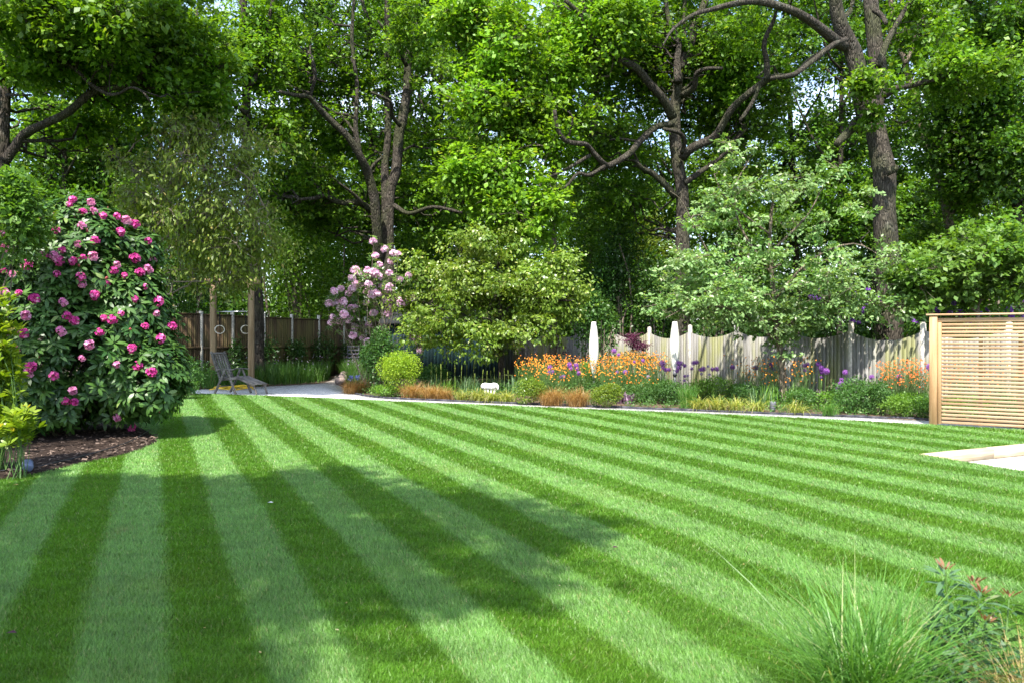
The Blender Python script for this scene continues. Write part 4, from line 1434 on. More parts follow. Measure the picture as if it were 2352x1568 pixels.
# left edge oak with the arched limb
Y = 20.0
tree("oak_tree", "big dark oak at the left edge with a thick arching limb over the pink rhododendron", [
    limb(1, [(15, 1900), (15, 1400), (18, 900), (30, 560), (38, 300), (20, 60), (20, -300), (40, -900)], Y, 32, 18, .5, True),
    limb(1, [(40, 1080), (90, 1000), (160, 905), (300, 835), (450, 760), (545, 680), (640, 612), (760, 592), (900, 560), (1040, 400), (1100, 260)], Y, 22, 10, -.6),
    limb(1, [(50, 380), (110, 385), (220, 432), (330, 440), (460, 432), (600, 560), (720, 632), (800, 630), (880, 590), (960, 620), (1010, 685)], Y - .4, 12, 4, -1.2),
    limb(1, [(40, 420), (100, 445), (230, 492), (430, 470), (520, 455)], Y - .4, 8, 4, -.8),
    limb(1, [(560, 690), (760, 340), (800, 300), (900, 370), (1020, 400)], Y, 12, 9, 0),
    limb(1, [(45, 640), (110, 640), (210, 640)], Y, 8, 4, -.5),
    limb(1, [(50, 100), (180, 20), (320, -120)], Y, 14, 8, -1),
    limb(1, [(600, 560), (660, 470), (760, 430)], Y - .9, 5, 3, -.4),
    limb(1, [(740, 630), (735, 520), (760, 450)], Y - 1.2, 4, 2, -.2),
    (spline([(-12.9, 19.8, 8.0), (-11.2, 18.8, 10.2), (-9.2, 17.6, 11.4), (-7.4, 16.8, 11.8)], 4), np.linspace(.13, .05, 13)),  # untraced limb above the frame, added with its leaves to shade the gravel
], [ell(150, 60, Y - 1.4, 170, 80, 1.6, 40, .7), ell(270, 70, Y - 1.6, 90, 60, 1.2, 20, .65), ell(330, 165, Y + .4, 140, 70, 1.4, 22, .75), ell(120, 150, Y - .2, 140, 60, 1.3, 24, .7), ell(60, -180, Y + 2.5, 330, 190, 3.8, 45, 1.0),
    ell(420, 90, Y, 120, 90, 1.8, 30, .85), ell(200, 280, Y + 2, 150, 60, 1.0, 20, .7), ell(430, 215, Y + .4, 90, 50, 1.2, 20, .75), ((-7.5, 16.6, 12.0), np.array([1.7, 1.8, 1.2]), 44, .8), ell(340, -120, Y - .5 + 2.5, 180, 130, 2.5, 20, .95)],  # includes the unseen leaf clump added for the gravel shade
    M["oak"], M["bark_d"], .15, .095, 12, 8, WOODS)

# dark upright tree behind the timber frame
Y = 27.0
tree("oak_tree", "dark straight trunked oak rising behind the timber exercise frame", [
    limb(0, [(592, 720), (584, 560), (572, 430), (566, 300), (566, 190), (560, 60), (556, -120), (570, -340)], Y, 27, 14, .5, True),
    limb(0, [(572, 200), (600, 150), (615, 60), (640, -60)], Y, 12, 7, .5),
    limb(0, [(566, 260), (510, 215), (470, 140), (450, 20)], Y, 12, 6, .5),
    limb(0, [(500, 240), (515, 180), (520, 120)], Y, 7, 4, -.3),
], [ell(480, 130, Y - .6, 90, 130, 2, 30), ell(610, 110, Y + .8, 80, 110, 1.6, 20), ell(560, -170, Y + 2.5, 260, 170, 3.5, 27, 1.2), ell(470, 260, Y + 1, 110, 60, 1.6, 20), ell(640, 290, Y + 1, 60, 70, 1.3, 12)],
    M["oak"], M["bark_d"], .155, .10, 12, 8, WOODS)

# the second row of the wood, trunk by trunk
far = [(95, 38, 15, "dark slim tree far left in the wood, nearest the left edge"), (152, 36, 13, "dark slim forked tree above the top of the pink rhododendron"),
       (215, 40, 12, "dark slender tree in the wood under the arching limb"), (265, 37, 16, "ivy dark trunked tree in the wood between the arching limb and the drooping tree"),
       (345, 42, 13, "tall woodland tree hidden behind the drooping tree"), (680, 41, 15, "woodland tree in the shade left of the twin stemmed oak"),
       (1010, 40, 14, "many limbed woodland tree just right of the twin stemmed oak"), (1075, 38, 19, "woodland tree with rising fan of dark limbs in the centre"),
       (1355, 40, 13, "thin dark trunked woodland tree left of the wide limbed oak"), (1415, 44, 12, "thin far trunk in the gap left of the wide limbed oak"),
       (1690, 40, 16, "woodland tree between the wide limbed oak and the massive forked oak"), (1830, 43, 14, "far woodland tree behind the whitebeam crown"), (860, 42, 14, "far woodland tree straight behind the twin stemmed oak"), (930, 45, 13, "farthest woodland tree right behind the right stem of the twin stemmed oak"), (2010, 42, 13, "far woodland tree seen right of the massive forked oak trunk"), (1930, 39, 13, "far woodland tree directly left of the massive forked oak trunk"), (1560, 45, 13, "far woodland tree directly behind the wide limbed oak"),
       (2140, 40, 13, "far woodland tree behind the slanting pale trunk"), (2290, 38, 15, "far woodland tree at the right edge")]
for i, (u, Y, wv, lab) in enumerate(far):
    ln = rng.uniform(-35, 35)
    lim = [limb(0, [(u, 640), (u + ln * .25, 480), (u + ln * .5, 330), (u + ln * .8, 180), (u + ln, 20), (u + ln * 1.1, -160), (u + ln * 1.3, -330)], Y, wv, wv * .4, .5, True)]
    for k in range(7):
        v0 = rng.uniform(60, 470)
        s_ = (-1) ** k
        du = rng.uniform(40, 110) * s_
        lim.append(limb(0, [(u + ln * (640 - v0) / 640, v0), (u + ln * .7 + du * .5, v0 - rng.uniform(40, 80)), (u + ln * .7 + du, v0 - rng.uniform(90, 200)), (u + ln * .7 + du * 1.15, v0 - rng.uniform(200, 300))], Y, wv * .5, wv * .15, rng.uniform(-2, 2)))
    es = [ell(u + ln * .7, 60, Y, 150, 190, 3.2, 34, 1.15), ell(u + ln, -190, Y + 2, 190, 150, 3.0, 12, 1.3), ell(u, 330, Y + 1, 140, 110, 2.8, 22, 1.1), ell(u, 480, Y, 130, 100, 2.4, 26, 1.05)]
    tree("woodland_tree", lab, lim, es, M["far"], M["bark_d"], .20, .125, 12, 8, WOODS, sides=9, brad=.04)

# ------------------------------------------------------------------ tree behind the camera, left: its shade lies over the lawn
def shade_tree(lab, x, y, h, es):
    lim = []
    for pts, rr in (([(0, 0, -.2), (.1, 0, h * .25), (.2, .1, h * .5), (.3, .2, h * .8), (.3, .2, h * 1.1)], (.42, .33, .28, .2, .1)),
                    ([(.2, .1, h * .5), (1.7, 1.2, h * .7), (3.2, 2.4, h * .9)], (.16, .1, .05)), ([(.2, .1, h * .45), (-1.4, 1.0, h * .7), (-2.8, 2.2, h * .9)], (.16, .1, .05)),
                    ([(.2, .1, h * .55), (1.2, -1.5, h * .8), (2.2, -2.6, h)], (.15, .1, .05))):
        p = spline(np.array(pts) + (x, y, 0), 4)
        lim.append((p, np.interp(np.linspace(0, 1, len(p)), np.linspace(0, 1, len(rr)), rr)))
    tree("oak_tree", lab, lim, es, M["oak"], M["bark"], .16, .11, 22, 11, None, lo=.2)


shade_tree("broad oak left of the lawn whose crown shades the near grass", -7.6, -4.6, 13.5,
           [((-5.8, -2.6, 14.2), np.array([4.0, 2.7, 2.0]), 90, .75), ((-3.2, -2.4, 14.0), np.array([1.8, 1.5, 1.2]), 13, .65), ((-9.4, -1.8, 14.4), np.array([3.0, 3.0, 2.0]), 24, .65), ((-5.4, -5.6, 14.2), np.array([2.6, 1.4, 1.4]), 26, .65),
            ((-5.4, -.1, 13.8), np.array([2.6, 1.2, .9]), 30, .6)])
shade_tree("smaller oak at the left whose crown shades the left of the rhododendron bed", -11.2, 5.0, 9.0,
           [((-10.2, 6.0, 9.2), np.array([1.9, 2.0, 1.5]), 34, .65), ((-12.2, 5.6, 9.4), np.array([1.9, 2.0, 1.6]), 24, .7)])

# ------------------------------------------------------------------ garden trees
# drooping brownish tree by the frame
Y = 20.8
tree("weeping_tree", "sparse drooping olive brown tree hanging over the timber exercise frame", [
    limb(0, [(352, 640), (362, 500), (385, 380), (395, 300), (395, 260)], Y, 11, 4, .2, True),
    limb(0, [(362, 520), (330, 430), (300, 420)], Y, 6, 2, -.6), limb(0, [(368, 470), (470, 390), (560, 400), (610, 480)], Y, 6, 2, -.4),
    limb(0, [(382, 400), (450, 320), (520, 310)], Y, 5, 2, .6), limb(0, [(357, 560), (480, 500), (590, 560)], Y, 6, 2, .5), limb(0, [(388, 360), (350, 310), (310, 330)], Y, 5, 2, .6),
], [ell(430, 420, Y, 165, 160, 1.9, 90, .55), ell(545, 520, Y, 90, 140, 1.3, 64, .5), ell(520, 330, Y + .4, 110, 70, 1.2, 26, .5), ell(330, 420, Y + .3, 60, 100, 1.2, 18, .5), ell(480, 600, Y + .2, 130, 60, 1.3, 34, .48)],
    M["weep"], M["twig"], .13, .042, 9, 9, None, droop=1.0, up=.2, twig=M["twig"], brad=.026, spread=.6, sag=.18, flat=.8, long=True, twn=9)

# broad bushy evergreen
Y = 23.3
tree("evergreen_oak", "broad low olive green bushy tree beside the pale pink rhododendron", [
    limb(0, [(1152, 860), (1150, 800), (1148, 700), (1145, 600)], Y, 18, 7, .1, True),
    limb(0, [(1150, 790), (1060, 720), (990, 700)], Y, 9, 3, -.8), limb(0, [(1150, 780), (1240, 700), (1320, 690)], Y, 9, 3, -.6),
    limb(0, [(1150, 740), (1090, 640), (1050, 590)], Y, 8, 3, .6), limb(0, [(1150, 730), (1220, 640), (1260, 600)], Y, 8, 3, .5), limb(0, [(1150, 790), (1130, 740), (1110, 730)], Y, 8, 3, -1.5),
], [ell(1130, 565, Y, 90, 45, 1.0, 22, .36), ell(1045, 640, Y - .2, 95, 55, 1.2, 30, .38), ell(1235, 650, Y, 110, 60, 1.2, 34, .38), ell(1130, 680, Y - .2, 140, 80, 1.6, 56, .42), ell(1000, 740, Y - .4, 70, 60, 1.2, 26, .36),
    ell(1085, 775, Y - .6, 85, 36, 1.0, 20, .34), ell(1275, 700, Y - .1, 65, 42, 1.0, 18, .34), ell(1195, 755, Y - .4, 85, 36, 1.1, 22, .34), ell(965, 620, Y - .2, 45, 35, .6, 9, .28), ell(1325, 675, Y, 30, 22, .5, 6, .26), ell(1160, 700, Y + .5, 150, 90, 1.2, 30, .45),
    ell(1190, 545, Y, 40, 25, .5, 6, .26), ell(1290, 610, Y, 45, 30, .6, 8, .28), ell(940, 690, Y - .3, 30, 30, .5, 6, .24)],
    M["bushy"], M["bark_d"], .11, .05, 15, 10, None, droop=.5, up=.6, brad=.02, lo=.35, long=True, spread=.5)

# whitebeam
Y = 19.3
tree("whitebeam_tree", "spreading whitebeam with pale silvery green leaves and slim trunk in the flower border", [
    limb(0, [(1800, 915), (1797, 850), (1787, 770), (1778, 700), (1772, 620), (1768, 560), (1772, 490), (1780, 430)], Y, 17, 5, .1, True),
    limb(0, [(1785, 740), (1720, 660), (1640, 600), (1570, 470), (1540, 440)], Y, 7, 2, -1.0), limb(0, [(1790, 790), (1700, 720), (1600, 700), (1530, 730)], Y, 7, 2, -1.2),
    limb(0, [(1778, 690), (1860, 600), (1960, 560), (2040, 600)], Y, 7, 2, -.7), limb(0, [(1772, 630), (1700, 520), (1690, 430), (1720, 370)], Y, 7, 2, .8),
    limb(0, [(1770, 580), (1850, 500), (1890, 430)], Y, 6, 2, .8), limb(0, [(1785, 770), (1880, 700), (1980, 690), (2060, 700)], Y, 7, 2, -1.3),
    limb(0, [(1770, 540), (1670, 460), (1640, 400)], Y, 6, 2, -.4),
], [ell(1640, 690, Y - .5, 125, 50, 1.2, 40, .38), ell(1550, 712, Y - .6, 40, 14, .4, 6, .26), ell(1790, 650, Y, 200, 90, 1.6, 46, .42), ell(1950, 630, Y - .3, 130, 90, 1.3, 24, .40), ell(1715, 490, Y, 115, 105, 1.3, 18, .4), ell(1870, 470, Y + .2, 150, 90, 1.3, 15, .4), ell(2010, 690, Y - .4, 90, 40, 1.0, 5, .34), ell(1600, 620, Y - .3, 90, 50, 1.0, 14, .36),
    ell(1790, 735, Y, 110, 35, .9, 18, .34), ell(1600, 560, Y - .2, 60, 90, .8, 12, .4), ell(1700, 350, Y, 90, 50, .8, 5, .3), ell(1800, 790, Y, 22, 30, .3, 5, .25), ell(1950, 710, Y - .6, 90, 30, .9, 7, .34)],
    M["beam"], M["bark_l"], .105, .046, 15, 9, None, droop=.15, up=.8, twig=M["twig"], brad=.022, long=True)

# ------------------------------------------------------------------ shrubs beyond the fences
UNDER = "shrubs in the shade beyond the fences"
for (u, v, Y, ru, rv, ry, m, nn, L, lab) in [
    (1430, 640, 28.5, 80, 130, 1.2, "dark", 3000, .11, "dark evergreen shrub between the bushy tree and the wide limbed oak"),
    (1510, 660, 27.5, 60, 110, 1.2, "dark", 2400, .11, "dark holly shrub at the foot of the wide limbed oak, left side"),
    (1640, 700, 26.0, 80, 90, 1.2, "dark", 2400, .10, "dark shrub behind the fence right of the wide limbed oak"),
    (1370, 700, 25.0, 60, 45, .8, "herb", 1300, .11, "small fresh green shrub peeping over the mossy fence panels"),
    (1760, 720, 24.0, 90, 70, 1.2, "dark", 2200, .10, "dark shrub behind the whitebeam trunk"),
    (690, 560, 37.0, 130, 150, 1.8, "oak", 4200, .14, "leafy shrub above the brown fence left of the twin stemmed oak"),
    (800, 600, 35.5, 80, 110, 1.5, "oak", 2600, .13, "mid green shrub behind the top of the pale pink rhododendron"),
    (1000, 560, 36.0, 110, 110, 1.6, "oak", 3000, .14, "leafy shrub in shade just right of the twin stemmed oak"),
    (420, 620, 33.0, 140, 120, 1.8, "dark", 3600, .13, "dark shrub mass above the brown fence behind the drooping tree"),
    (180, 560, 33.0, 150, 130, 1.8, "dark", 3600, .13, "dark shrub mass hidden behind the pink rhododendron"),
    (1330, 560, 31.0, 90, 100, 1.5, "oak", 2600, .12, "leafy green shrub behind the slim trunk in the centre of the wood"),
    (1460, 520, 42.0, 110, 60, 1.5, "weep", 2600, .16, "pale yellowish far shrub seen through the gap left of the wide limbed oak"),
    (2280, 560, 22.0, 110, 100, 1.3, "oak", 2600, .10, "green shrub at the right edge above the slatted screen"),
    (2120, 640, 21.5, 90, 90, 1.2, "oak", 2300, .10, "mid green shrub right of the massive oak trunk"),
]:
    c = P(u, v, Y)
    s_ = Y / 1800
    bot = c[2] - rv * s_
    rz = rv * s_ + max(0, bot - .2) / 2
    c[2] -= max(0, bot - .2) / 2
    bush("woodland_shrub", lab, c, (ru * s_, ry, rz), M[m], int(nn * 2.4), L * 1.1, L * .6, UNDER, lo=.3, lumps=14)
# the far wood behind the counted trees: one continuous mass of foliage with stems
mb = MB()
for k in range(74):
    x = -62 + k * 1.75 + rng.normal(0, .8)
    yy = (50 if k % 2 else 58) + rng.normal(0, 2.5)
    hh = rng.uniform(9, 18)
    V, F, A = leafy((x, yy, hh * .5), (2.8, 2.2, hh * .55), 3000, .36, .24, .35, .6, -.1)
    mb.add(V, F, A)
for k in range(46):
    x = -36 + k * 1.6 + rng.normal(0, .6)
    yy = 43 + rng.normal(0, 1.5)
    hh = rng.uniform(3.5, 8.0)
    V, F, A = leafy((x, yy, hh * .48), (1.9, 1.6, hh * .55), 2000, .25, .16, .35, .6, -.1)
    mb.add(V, F, A * .7)
tag(mb.build("distant_woods", M["far"]), kind="stuff")

# broad leaved light green shrub over the slatted screen
Y = 18.4
tree("magnolia_shrub", "broad leaved light green magnolia arching over the fence above the slatted screen", [
    limb(0, [(2250, 800), (2245, 700), (2235, 620), (2230, 560)], Y, 9, 4, .1, True),
    limb(0, [(2246, 720), (2150, 640), (2080, 620)], Y, 6, 2, -.5), limb(0, [(2246, 700), (2320, 620), (2380, 580)], Y, 6, 2, -.4), limb(0, [(2240, 660), (2180, 580), (2160, 540)], Y, 5, 2, .5),
], [ell(2240, 615, Y, 200, 75, 1.2, 80, .42), ell(2140, 650, Y - .2, 90, 40, .9, 26, .36), ell(2330, 590, Y, 100, 80, 1.1, 34, .42)],
    M["magn"], M["twig"], .135, .085, 12, 10, None, cat="shrub", droop=.2, up=1.0, brad=.02)
# ------------------------------------------------------------------ rhododendrons
def rosettes(Pt, ax, nl, L, W, tilt=.25, droop=.2, long=True):
    """whorls of leaves round axes"""
    k = len(Pt)
    ax = unit(ax)
    a1 = unit(np.cross(ax, rsphere(k)))
    a2 = np.cross(ax, a1)
    th = (np.arange(nl) * 2 * PI / nl)[None, :] + rng.uniform(0, 6.28, (k, 1)) + rng.normal(0, .2, (k, nl))
    tl = tilt + rng.normal(0, .22, (k, nl))
    d = np.cos(th)[..., None] * a1[:, None] + np.sin(th)[..., None] * a2[:, None] + tl[..., None] * ax[:, None]
    nr = np.repeat(ax[:, None], nl, 1) + rng.normal(0, .15, (k, nl, 3))
    l = (L * rng.uniform(.7, 1.15, (k, nl))).ravel()
    c = np.repeat(Pt, nl, 0) + d.reshape(-1, 3) * .01
    V, F = leaf_long(c, d.reshape(-1, 3), nr.reshape(-1, 3), l, l * W / L, droop)
    A = np.clip(np.repeat(rng.uniform(0, .7, k), nl) + rng.uniform(0, .25, k * nl), 0, .92)
    A[rng.uniform(0, 1, k * nl) < .02] = 1
    return V, F, np.repeat(A, 2)


def truss_mesh(name, R, mat, nf=16, pet=.045):
    mb = MB()
    i = np.arange(nf)
    z = 1 - 1.35 * (i + .5) / nf
    ph = i * 2.39996
    o = np.c_[np.sqrt(1 - z * z) * np.cos(ph), np.sqrt(1 - z * z) * np.sin(ph), z]
    o = unit(o + rng.normal(0, .24, o.shape))
    R = R * rng.uniform(.7, 1.2, (nf, 1))
    a1 = unit(np.cross(o, rsphere(nf)))
    a2 = np.cross(o, a1)
    th = (np.arange(5) * 2 * PI / 5)[None] + rng.uniform(0, 6, (nf, 1))
    d = np.cos(th)[..., None] * a1[:, None] + np.sin(th)[..., None] * a2[:, None] + .55 * o[:, None]
    c = np.repeat(o * R * .72, 5, 0)
    V, F = leaf_quads(c, d.reshape(-1, 3), np.repeat(o, 5, 0), pet * rng.uniform(.85, 1.15, nf * 5), pet * .95, .12)
    mb.add(V, F, np.clip(np.repeat(rng.uniform(.1, .85, nf), 5) + rng.uniform(-.1, .15, nf * 5), 0, 1))
    # inner core of tubes
    V, F = leaf_quads(np.zeros((nf, 3)), o, a1, R[:, 0] * .8, .03, 0)
    mb.add(V, F, .1)
    me = raw_mesh(name, np.concatenate(mb.V), [np.concatenate(mb.F[4])], mat, np.concatenate(mb.A[4]))
    return me


def put(me, name, parent, pos, axis, sc=1.0):
    o = bpy.data.objects.new(name, me)
    COL.objects.link(o)
    if parent is not None:
        o.parent = parent
        o.location = Vector(np.asarray(pos) - WL[parent.name])
    else:
        o.location = Vector(pos)
    q = Vector(axis).to_track_quat("Z", "Y")
    e = q.to_euler()
    o.rotation_euler = e
    o.scale = (sc,) * 3
    return o


def hit_ell(u, v, c, rad):
    d = ray(u, v)
    o = (np.array([0, 0, CAMZ]) - c) / rad
    dd = d / rad
    A, B, Cc = dd @ dd, 2 * o @ dd, o @ o - 1
    D = B * B - 4 * A * Cc
    if D < 0:
        t = -B / (2 * A)
        p = np.array([0, 0, CAMZ]) + d * t
        return c + unit((p - c) / rad) * rad
    t = (-B - math.sqrt(D)) / (2 * A)
    return np.array([0, 0, CAMZ]) + d * t


PK = [(350, 240), (335, 265), (440, 255), (185, 330), (400, 300), (450, 295), (495, 318), (565, 322), (610, 342), (650, 360), (270, 388), (395, 365), (580, 395), (715, 440),
      (375, 455), (457, 438), (300, 483), (265, 515), (285, 535), (210, 510), (450, 515), (400, 520), (650, 522), (735, 530), (350, 535), (275, 598), (565, 555), (548, 583),
      (675, 590), (713, 578), (600, 605), (390, 612), (395, 645), (515, 645), (165, 718), (305, 735), (650, 718), (765, 732), (125, 800), (325, 800), (358, 825),
      (295, 875), (500, 810), (585, 790), (755, 790), (540, 820), (830, 850), (395, 1003), (635, 955), (775, 910), (560, 1035), (665, 1040), (730, 1070), (137, 1075), (145, 1045),
      (260, 1088), (350, 1160), (318, 1210), (358, 1213), (565, 1290), (632, 1335), (130, 555), (20, 475), (20, 585), (15, 395)]
PK += [(60, 600), (90, 690), (40, 770), (35, 880), (75, 960), (110, 885), (20, 690), (455, 700), (700, 660), (430, 940), (480, 880), (700, 850)]
PKUV = [(x * .476, 344.5 + y * .476) for x, y in PK]
RC = np.array([-7.38, 12.9, 1.45])
RR = np.array([1.88, 1.55, 1.50])
RH = thing("rhododendron", "large rounded rhododendron with hot pink flower trusses on the bark mulch bed", "shrub", (RC[0], RC[1], 0))
# lobed surface: extra bumps around the main body
lob = [(RC, RR), (np.array([-7.14, 12.9, 2.75]), np.array([1.22, 1.2, 1.12]))]
for k in range(26):
    d = rsphere(1)[0]
    lob.append((RC + d * RR * .72, RR * rng.uniform(.26, .36)) if k < 16 else (lob[1][0] + d * lob[1][1] * .75, lob[1][1] * rng.uniform(.28, .4)))
lob += [(np.array([-7.05, 12.8, 3.45]), np.array([.6, .6, .42])), (np.array([-5.82, 12.6, 1.0]), np.array([.58, .6, .68])), (np.array([-6.2, 12.7, 2.1]), np.array([.58, .7, .75])), (np.array([-7.6, 12.0, .9]), np.array([.9, .8, .7])), (np.array([-8.5, 12.6, 1.7]), np.array([1.3, 1.2, 1.5]))]
Pt, Ax = [], []
for i, (c, r) in enumerate(lob):
    nn = 800 if i == 0 else 560 if i == 1 else int(190 * np.prod(r) ** (2 / 3) / .3)
    d = rsphere(nn)
    q = c + d * r * rng.uniform(.86, 1.02, (nn, 1))
    # keep only what is near the outer surface of the union
    ins = np.zeros(nn, bool)
    for j, (c2, r2) in enumerate(lob):
        if j != i: ins |= (np.sum(((q - c2) / r2) ** 2, 1) < .62)
    q, d = q[~ins], d[~ins]
    Pt.append(q)
    Ax.append(unit(d * .75 + np.array([0, 0, .55])))
Pt, Ax = np.vstack(Pt), np.vstack(Ax)
k = Pt[:, 2] > .22
Pt, Ax = Pt[k], Ax[k]
V, F, A = rosettes(Pt, Ax, 9, .165, .052, .15, .22)
mb = MB()
mb.add(V, F, A)
for c_, r_, k_ in ((RC, RR, 4600), (lob[1][0], lob[1][1], 2600)):
    V, F, A = leafy(c_, r_ * .88, k_, .15, .05, .5, .5, .2, True, .2)
    mb.add(V, F, A * .5)
mb.build("foliage", M["rhodo"], RH)
b = np.c_[rng.normal(RC[0], .22, 16), rng.normal(RC[1], .22, 16), np.zeros(16)]
V, F = stems(b, ell_points(RC, RR * .8, 16, .3), .032, 6)
obj("stems", V, F, M["bark"], RH, smooth=True)
pm = [truss_mesh("pink_truss", .08, M["pink_p" if q_ in (2, 5) else "pink"], [17, 12, 15, 9, 16, 11][q_], .052) for q_ in range(6)]
for i, (u, v) in enumerate(PKUV):
    best = None
    for (c, r) in lob:
        d_ = ray(u, v)
        o_ = (np.array([0, 0, CAMZ]) - c) / (r * 1.04)
        dd = d_ / (r * 1.04)
        a_, b_, c_ = dd @ dd, 2 * o_ @ dd, o_ @ o_ - 1
        D = b_ * b_ - 4 * a_ * c_
        if D > 0:
            t = (-b_ - math.sqrt(D)) / (2 * a_)
            if best is None or t < best: best = t
    p = np.array([0, 0, CAMZ]) + d_ * best if best else hit_ell(u, v, RC, RR)
    put(pm[i % 6], "flower_truss", RH, p, unit((p - RC) * (1, 1, .6) + np.array([.1, -.25, .55])), rng.uniform(.55, 1.0))
# buds
bmb = MB()
bmb.tube([(0, 0, 0), (0, 0, .018), (0, 0, .04), (0, 0, .06)], [.005, .016, .015, .003], 6)
for k in range(5):
    V, F = leaf_quads(np.zeros((1, 3)), np.array([[math.cos(k * 1.26) * .5, math.sin(k * 1.26) * .5, 1]]), np.array([[0, 0, 1.]]), .045, .02, .3)
    bmb.add(V, F, .7)
bme = raw_mesh("bud", np.concatenate(bmb.V), [np.concatenate(bmb.F[k_]) for k_ in sorted(bmb.F)], M["bud"], np.concatenate([np.concatenate(bmb.A[k_]) for k_ in sorted(bmb.F)]) * rng.uniform(.4, 1))
fr_ = np.where(Pt[:, 1] < RC[1] - .2)[0]
for j in rng.choice(fr_, 34, False): put(bme, "bud", RH, Pt[j], unit(Ax[j] + (0, -.2, .3)), rng.uniform(.8, 1.3))

# pale pink, leggy rhododendron
LK = [(380, 130), (470, 188), (395, 243), (535, 220), (572, 228), (515, 285), (430, 310), (235, 355), (265, 388), (210, 418), (335, 360), (360, 375), (385, 372), (340, 395), (370, 398), (415, 405), (505, 377),
      (585, 425), (655, 400), (715, 415), (70, 518), (125, 500), (240, 470), (295, 475), (340, 465), (385, 495), (440, 478), (505, 480), (495, 510), (215, 500), (180, 540), (330, 525), (350, 530), (370, 545), (420, 545),
      (400, 530), (145, 590), (150, 610), (95, 610), (35, 620), (220, 655), (200, 650), (125, 655), (485, 610), (510, 650), (535, 590), (580, 600), (590, 620), (485, 700), (385, 690), (150, 700), (145, 680), (60, 720), (95, 750), (45, 765),
      (130, 755), (190, 740), (695, 575), (780, 615), (730, 665), (825, 700), (235, 800), (220, 865), (295, 885), (330, 915), (655, 830), (680, 880), (725, 900), (735, 945), (745, 985), (340, 790), (640, 610), (325, 610)]
LKP = []
for (x, y) in LK:
    u, v = 746.5 + x * .293, 516.8 + y * .293
    LKP.append(P(u, v, 23.2 + rng.uniform(-.7, .7)))
LKP = np.array(LKP)
g0 = np.array([-3.85, 23.2, 0])
LR_ = thing("rhododendron", "leggy open rhododendron with pale lilac pink flower trusses by the dirt path", "shrub", tuple(g0))
b = g0 + np.c_[rng.normal(0, .22, (len(LKP), 2)), np.zeros(len(LKP))]
V, F = stems(b[::2], (LKP - np.array([0, 0, .06]))[::2], .009, 4, .12)
mb = MB()
mb.add(V, F)
q = g0 + np.c_[rng.normal(0, .4, (40, 2)), np.zeros(40)]
V, F = stems(q, q + np.c_[rng.normal(0, .35, (40, 2)), rng.uniform(1.2, 2.2, 40)], .008, 4)
mb.add(V, F)
mb.build("stems", M["twig"], LR_)
lp_ = np.repeat(LKP, 4, 0) + rng.normal(0, .13, (len(LKP) * 4, 3)) - np.array([0, 0, .1])
ex_ = np.array([P(u, v, 23.2 + rng.uniform(-.4, .4)) for u, v in np.c_[rng.uniform(800, 985, 80), rng.uniform(620, 770, 80)]])
lp_ = np.vstack([lp_, ex_])
V, F, A = rosettes(lp_, unit(rng.normal(0, .4, lp_.shape) + np.array([0, -.3, 1.])), 7, .135, .042, .2, .2)
mb = MB()
mb.add(V, F, A)
mb.build("foliage", M["rhodo_l"], LR_)
lm = [truss_mesh("lilac_truss", .12, M["lilac"], 18, .074) for _ in range(4)]
for i, p in enumerate(LKP):
    put(lm[i % 4], "flower_truss", LR_, p, unit(rng.normal(0, .35, 3) + np.array([0, -.5, .8])), rng.uniform(.75, 1.15))
# climbing leafy shrub at its foot
bush("leafy_shrub", "loose green leafy shrub growing up inside the pale pink rhododendron", P(878, 775, 22.6) * (1, 1, 0) + (0, 0, .95), (.62, .5, .95), M["herb"], 4200, .075, .045, None, nst=10)

# purple rhododendrons beyond the fence
vm = [truss_mesh("purple_truss", .09, M["purple"], 14, .055) for _ in range(3)]
for (u, v, Y, ru, rv, ry, nn, lab) in [(1935, 705, 20.9, 105, 75, .7, 26, "purple flowering rhododendron behind the fence left of the massive oak trunk"),
                                       (2230, 690, 20.3, 150, 75, .9, 34, "purple flowering rhododendron behind the slatted screen, right of the massive oak trunk")]:
    c = P(u, v, Y)
    s_ = Y / 1800
    c[2] = c[2] / 2 + .3
    r = np.array([ru * s_, ry, c[2] + .1])
    T = thing("rhododendron", lab, "shrub", (c[0], c[1], 0), "purple rhododendrons beyond the fence")
    d = rsphere(420)
    Pq = c + d * r * rng.uniform(.7, 1.02, (420, 1))
    Vv, Ff, Aa = rosettes(Pq, unit(d + np.array([0, 0, .6])), 7, .15, .045, .15, .25)
    obj("foliage", Vv, Ff, M["rhodo"], T, Aa)
    Vv, Ff = stems(np.c_[rng.normal(c[0], .2, 10), rng.normal(c[1], .2, 10), np.zeros(10)], ell_points(c, r * .8, 10, .4), .022, 5)
    obj("stems", Vv, Ff, M["bark"], T)
    for k in range(nn):
        uu, v_ = u + rng.uniform(-.95, .95) * ru, 690 + rng.uniform(-60, 60)
        p = hit_ell(uu, v_, c, r)
        put(vm[k % 3], "flower_truss", T, p, unit(rng.normal(0, .3, 3) + np.array([0, -.7, .6])), rng.uniform(.6, .95))

